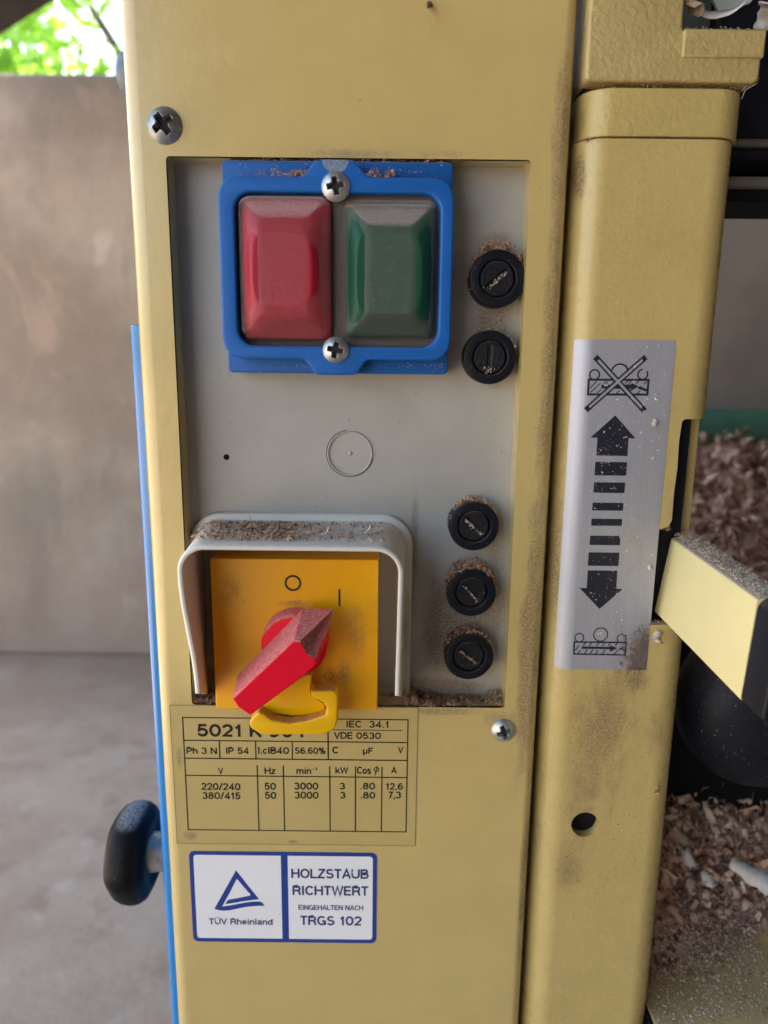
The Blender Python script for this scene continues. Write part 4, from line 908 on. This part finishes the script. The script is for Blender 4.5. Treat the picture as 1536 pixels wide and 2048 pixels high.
C = on_xz(1000, 72, 112, -215, -122, -.08, 14); C = C[(C[:, 0] > 75) & (C[:, 0] < 108) & (np.hypot(C[:, 0] - 83.8, C[:, 2] + 188.2) > 6) & (C[:, 2] < -121)]
dust('dust_specks', C, nrep(len(C), (0, -1, 0)), .12, .7, M['sawdust_dark'], 'brown specks on the column around its round hole', 13, curl=.1)
scatter('fine specks over the lower part of the column', 14, 200, 76, 108, -290, -215, -.06, M['sawdust_pale'], .12, .6, 10)
scatter('fine specks on the upper part of the column', 15, 200, 76, 108, 8, 68, -.06, M['sawdust_pale'], .1, .45, 10)
C = on_xz(300, -56, 20, 58.8, 63, -.15, 8); dust('dust_specks', C, nrep(300, (0, -1, .3)), .12, .5, M['sawdust_pale'], 'pale specks on the upper lip of the blue box', 16, curl=.1)
C = on_xz(500, -55, 21, -6.8, -3, -.15, 10); C2 = C[(np.abs(C[:, 0] - cx_s) > 9) & (C[:, 2] > -7) & (C[:, 0] > -55) & (C[:, 0] < 21)]; dust('dust_specks', C2, nrep(len(C2), (0, -1, .3)), .1, .4, M['sawdust_pale'], 'pale specks on the lower lip of the blue box', 17, curl=.1)
C = on_xz(800, -74, 47, -136, 64, 10.9, 22); C = C[(C[:, 2] < -8) | (C[:, 0] > 24)]; C = C[(C[:, 0] > -74) & (C[:, 0] < 48) & (C[:, 2] > -136) & (C[:, 2] < 64)]
C = C[(C[:, 2] > -62) | (C[:, 0] > 11)]
dust('dust_specks', C, nrep(len(C), (0, -1, 0)), .1, .55, M['sawdust_dark'], 'brown specks scattered on the light grey switch panel', 18, curl=.1)
# handle top, tab and hollow dust
def tri_pts(tris, n, seed):
    r_ = np.random.default_rng(seed); out = []; nn = []
    for (a, b, c_) in tris:
        a, b, c_ = map(np.array, (a, b, c_)); u, w_ = r_.random((2, n)); m_ = u + w_ > 1; u[m_] = 1 - u[m_]; w_[m_] = 1 - w_[m_]
        out.append(a + u[:, None] * (b - a) + w_[:, None] * (c_ - a)); q = np.cross(b - a, c_ - a); q /= np.linalg.norm(q); q = q if q[1] < 0 or q[2] > .5 else -q; nn.append(nrep(n, q))
    return np.concatenate(out), np.concatenate(nn)
vv = [Vector(p) for p in v2]
hv = [(x, YF, z) for x, z in Fp] + [(x, YB, z) for x, z in Bp]
C, Nn = tri_pts([(hv[A_], hv[K1], hv[F_]), (hv[A_], hv[F_], hv[E_]), (hv[K1], hv[K2], hv[T_]), (hv[K1], hv[T_], hv[F_])], 620, 3)
dust('fine_dust', C, Nn, .1, .32, flecks('pink_dust', (.62, .34, .32), (.8, .62, .55), (.5, .2, .2), 1200), 'fine pinkish dust on the upper side of the red handle', 20)
C, Nn = tri_pts([(v2[0], v2[1], v2[5]), (v2[1], v2[2], v2[5]), (v2[2], v2[3], v2[5]), (v2[3], v2[4], v2[5]), (v2[4], v2[0], v2[5])], 130, 4)
dust('fine_dust', C, Nn, .2, .6, flecks('grey_dust', (.30, .19, .17), (.6, .5, .45), (.2, .08, .08), 1200), 'coarse dust filling the hollow of the red handle', 21)
sx = [p[0] for p in slot]; C = np.stack([rg.uniform(min(sx), max(sx), 1500), rg.uniform(-12.5, -10.6, 1500), np.zeros(1500)], 1)
tt = (C[:, 0] - min(sx)) / (max(sx) - min(sx)); zc = at(600, 1432, -11)[1] ; C[:, 2] = zc + 1.8 * (np.abs(tt - .5) * 2) ** 2 + rg.uniform(-1.1, 1.3, 1500)
dust('sawdust', C, nrep(1500, (0, -.4, .9)), .15, .6, flecks('slot_dust_flecks', (.24, .15, .12), (.5, .4, .36), (.12, .07, .06), 1200), 'greyish dust packed in the slot of the yellow hook', 22)
x_, z_ = at(655, 1358, -7); C = np.stack([rg.normal(x_ + .8, 3.0, 700), rg.uniform(-8.2, -6.1, 700), rg.normal(z_, 2.2, 700)], 1)
dust('sawdust', C, nrep(700, (0, -.7, .6)), .15, .6, flecks('dusk_dust', (.20, .11, .08), (.34, .22, .18), (.1, .06, .05), 1200), 'dark dust above the yellow hook beside the red dial', 23)
# lever top dust
n = 5200; t = rg.random(n); y = 8 - 66 * t; tt = (5 - y) / 63; C = np.stack([110.5 + 2 * tt + rg.uniform(1.0, 10.0, n), y, -67.75 - 3 * tt + rg.random(n) * (1.5 * (1 - t) + .2)], 1)
dust('sawdust', C, nrep(n, (-.2, -.3, 1)), .2, .8, M['sawdust_pale'], 'grey beige sawdust lying along the top of the yellow lever', 24)
C = np.concatenate([on_xz(260, 103.6, 108, -63.9, -62.4, .4), on_xz(380, 104, 113, -101.4, -100.6, 2)]); C[:, 1] = rg.uniform(-.4, 4, len(C)); dust('sawdust', C, nrep(len(C), (0, -.3, 1)), .3, 1.1, M['sawdust'], 'sawdust on the lips of the column slot', 25)
# ledge of the cap
n = 1200; C = np.stack([rg.uniform(96, 121, n), rg.uniform(-1.5, 30, n), 104.2 + rg.random(n) * .9], 1); dust('sawdust', C, nrep(n, (0, -.3, 1)), .3, 1.4, M['sawdust_pale'], 'wood dust on the ledge of the column cap', 26)
# grime in joints of the post
C = np.concatenate([on_xz(500, 66, 118, 87.1, 88.6, 1.5), on_xz(120, 66, 76, 70.4, 72.2, 2.5)]); C[:, 1] = rg.uniform(.2, 5, len(C)); dust('sawdust', C, nrep(len(C), (0, -.9, .3)), .2, .9, M['sawdust_dark'], 'dark dust in the joints between cap, collar and column', 27)

# bed dust and heap
def heap_h(x, y):
    base = BZ + max(0, min(y, 108) - 62) * .95 + max(0, (y - 108)) * .33
    lump = 9 * math.sin(x * .06 + y * .03) * math.sin(y * .05 + x * .017) * sm((y - 80) / 80)
    toe = 11 * sm((y - 34) / 26) * math.exp(-((x - 132) / 28) ** 2)
    return max(BZ - .4, min(base + lump, -96 + lump)) + toe
nx, ny = 60, 80; v = []; 
for j in range(ny + 1):
    for i in range(nx + 1):
        x = 121 + 420 * (i / nx) ** 1.4; y = 30 + 580 * (j / ny) ** 1.3; v.append((x, y, heap_h(x, y) - 1.0))
f = [(j * (nx + 1) + i, j * (nx + 1) + i + 1, (j + 1) * (nx + 1) + i + 1, (j + 1) * (nx + 1) + i) for j in range(ny) for i in range(nx)]
f = [q for q in f if max(v[i][2] for i in q) > BZ - .2]
obj('shavings_heap', v, f, M['heap'], smooth=60, label='brown mass under the loose shavings at the back of the bed', cat='shavings', kind='stuff')
def shavings(label, n, gen, mat, seed, name='wood_shavings'):
    random.seed(seed); g = G()
    for _ in range(n):
        C, sc_ = gen(); a = Vector((random.gauss(0, 1), random.gauss(0, 1), random.gauss(0, .5))); N_ = Vector((random.gauss(0, .5), random.gauss(-.3, .5), 1))
        v, f = ribbon(C, a, N_, sc_ * random.uniform(.7, 2.2), sc_ * random.uniform(.15, .6), random.uniform(-6.5, 6.5), 9); g.add(v, f)
    o = g.build(name, mat, smooth=60, label=label, cat='shavings', kind='stuff'); return o
def gen_back():
    x = 122 + 330 * random.random() ** 1.2; y = random.uniform(150, 600); return (x, y, heap_h(x, y) + random.uniform(0, 6)), random.choice((5, 7, 9, 12, 18))
shavings('blurred curled shavings heaped high behind the black knob', 6500, gen_back, M['heap'], 31)
def gen_mid():
    x = 122 + 120 * random.random() ** 1.3; y = random.uniform(58, 130); return (x, y, heap_h(x, y) + random.uniform(0, 3)), random.choice((2.2, 3, 4, 5.5, 9))
shavings('small shavings at the foot of the heap near the column', 6000, gen_mid, flecks('shavings_mid', (.58, .36, .27), (.84, .64, .52), (.28, .14, .10), 200), 32)
# fine splinters pile at the toe
n = 24000; x = 121 + np.abs(rg.normal(0, 21, n)); y = rg.normal(50, 13, n); hgt = np.array([heap_h(a, b) for a, b in zip(x, y)]); C = np.stack([x, y, hgt + rg.random(n) * 1.6], 1)
C = C[(y > 22) & (y < 100)]
x = rg.uniform(121, 215, 14000); y = rg.uniform(52, 108, 14000); C = np.concatenate([C, np.stack([x, y, np.array([heap_h(a, b) for a, b in zip(x, y)]) + rg.random(14000) * 3.5], 1)])
C = C[(C[:, 1] > 34) | (rg.random(len(C)) < .35)]
dust('sawdust', C, nrep(len(C), (0, -.4, 1)), .4, 2.0, flecks('splinters', (.60, .38, .29), (.86, .66, .52), (.26, .13, .10), 500), 'pinkish splinters piled on the bed against the column', 33)
n = 8000; x = rg.uniform(121, 190, n); y = 55 - 57 * rg.random(n) ** 1.5 + (x - 121) * .2 * rg.random(n); C = np.stack([x, y, np.full(n, BZ + .08)], 1)
dust('sawdust', C, nrep(n, (0, 0, 1)), .25, 1.9, M['sawdust_pale'], 'pale crumbs sprinkled over the open yellow bed', 34)

# single shavings one can point at
def curl(label, u, v, y, L_, Wd, ang, k, mat, cat='shaving', tilt=.5, seg=12, name='wood_shaving'):
    x, z = at(u, v, y); a = (math.cos(ang), -.15, math.sin(ang)); vv, ff = ribbon((x, y, z), a, (-.2, -1, tilt), L_, Wd, k, seg)
    o = obj(name, vv, ff, mat, smooth=60, label=label, cat=cat); s_ = o.modifiers.new('s', 'SOLIDIFY'); s_.thickness = .00015; return o
curl('pale curled shaving stuck below the column slot', 1318, 1262, -1.2, 9, 4.2, R(-105), 2.2, M['shaving'])
curl('thin tan shaving stuck on the lower column near its right edge', 1318, 1572, -.8, 7, 2.0, R(-115), 2.4, M['shaving_tan'])
curl('small cream chip on the right side of the metal label', 1312, 838, -.6, 3.6, 2.2, R(-100), 1.2, M['shaving'])
curl('tiny white shaving above the cream chip on the metal label', 1310, 795, -.5, 2.2, .8, R(-60), 2.0, M['shaving_white'])
curl('cream crumb on the right edge of the metal label beside the slot', 1299, 1130, -.7, 2.6, 2.0, R(-80), 1.5, M['shaving'])
curl('dark dried fluff hanging at the top of the cabinet', 858, 2, -.6, 7, 2.4, R(-80), 1.8, surf('dark_fluff', (.10, .07, .07), .9))
for (lb, u, v_, y, L_, Wd, an, k, mt) in (('large pale ragged shaving at the right edge of the bed', 1462, 1722, 62, 30, 11, R(-35), 1.6, 'shaving_white'), ('rounded pale shaving on the pile beside the column', 1365, 1715, 60, 14, 12, R(20), 2.6, 'shaving_white'),
      ('small white flake between the two big shavings', 1408, 1745, 56, 8, 6, R(-60), 1.4, 'shaving_white'), ('tan shaving leaning on the column behind the pile', 1345, 1655, 86, 12, 6, R(-50), 1.0, 'shaving'),
      ('curled white shaving on the cap ledge under the pale panel', 1400, 22, 14, 16, 5, R(-30), 1.3, 'shaving_white'), ('feathery white shaving at the upper right edge', 1520, 60, 25, 14, 8, R(70), 2.2, 'shaving_white'),
      ('pinkish curled shaving in the cap corner', 1385, 30, 10, 9, 8, R(60), 3.0, 'shaving')):
    curl(lb, u, v_, y, L_, Wd, an, k, M[mt], tilt=.8)
a_ = at(1410, -30, 36); 
g = G(); q = [at(1398, -60, 38), at(1440, 28, 38), at(1500, 6, 38), at(1560, -60, 38)]
g.add([(x, 38, z) for x, z in q] + [(x, 39.5, z) for x, z in q], [(0, 1, 2, 3), (7, 6, 5, 4), (0, 4, 5, 1), (1, 5, 6, 2), (2, 6, 7, 3), (3, 7, 4, 0)]); g.build('chip_deflector', surf('frosted_white', (.5, .58, .58), .5), MC, label='pale frosted plate at the top right')
# loose fibre at the collar
v, f = tube([(*at(1490, 178, 0)[:1], 2, at(1490, 178, 0)[1]), (at(1503, 160, 0)[0], 1, at(1503, 160, 0)[1]), (at(1519, 155, 0)[0], 0, at(1519, 155, 0)[1]), (at(1512, 168, 0)[0], 0, at(1512, 168, 0)[1]), (at(1496, 176, 0)[0], 2, at(1496, 176, 0)[1]), (at(1492, 192, 0)[0], 3, at(1492, 192, 0)[1])], .09, 6)
obj('wood_fibre', v, f, M['shaving_white'], smooth=60, label='thin looped wood fibre hanging from the collar', cat='fibre')
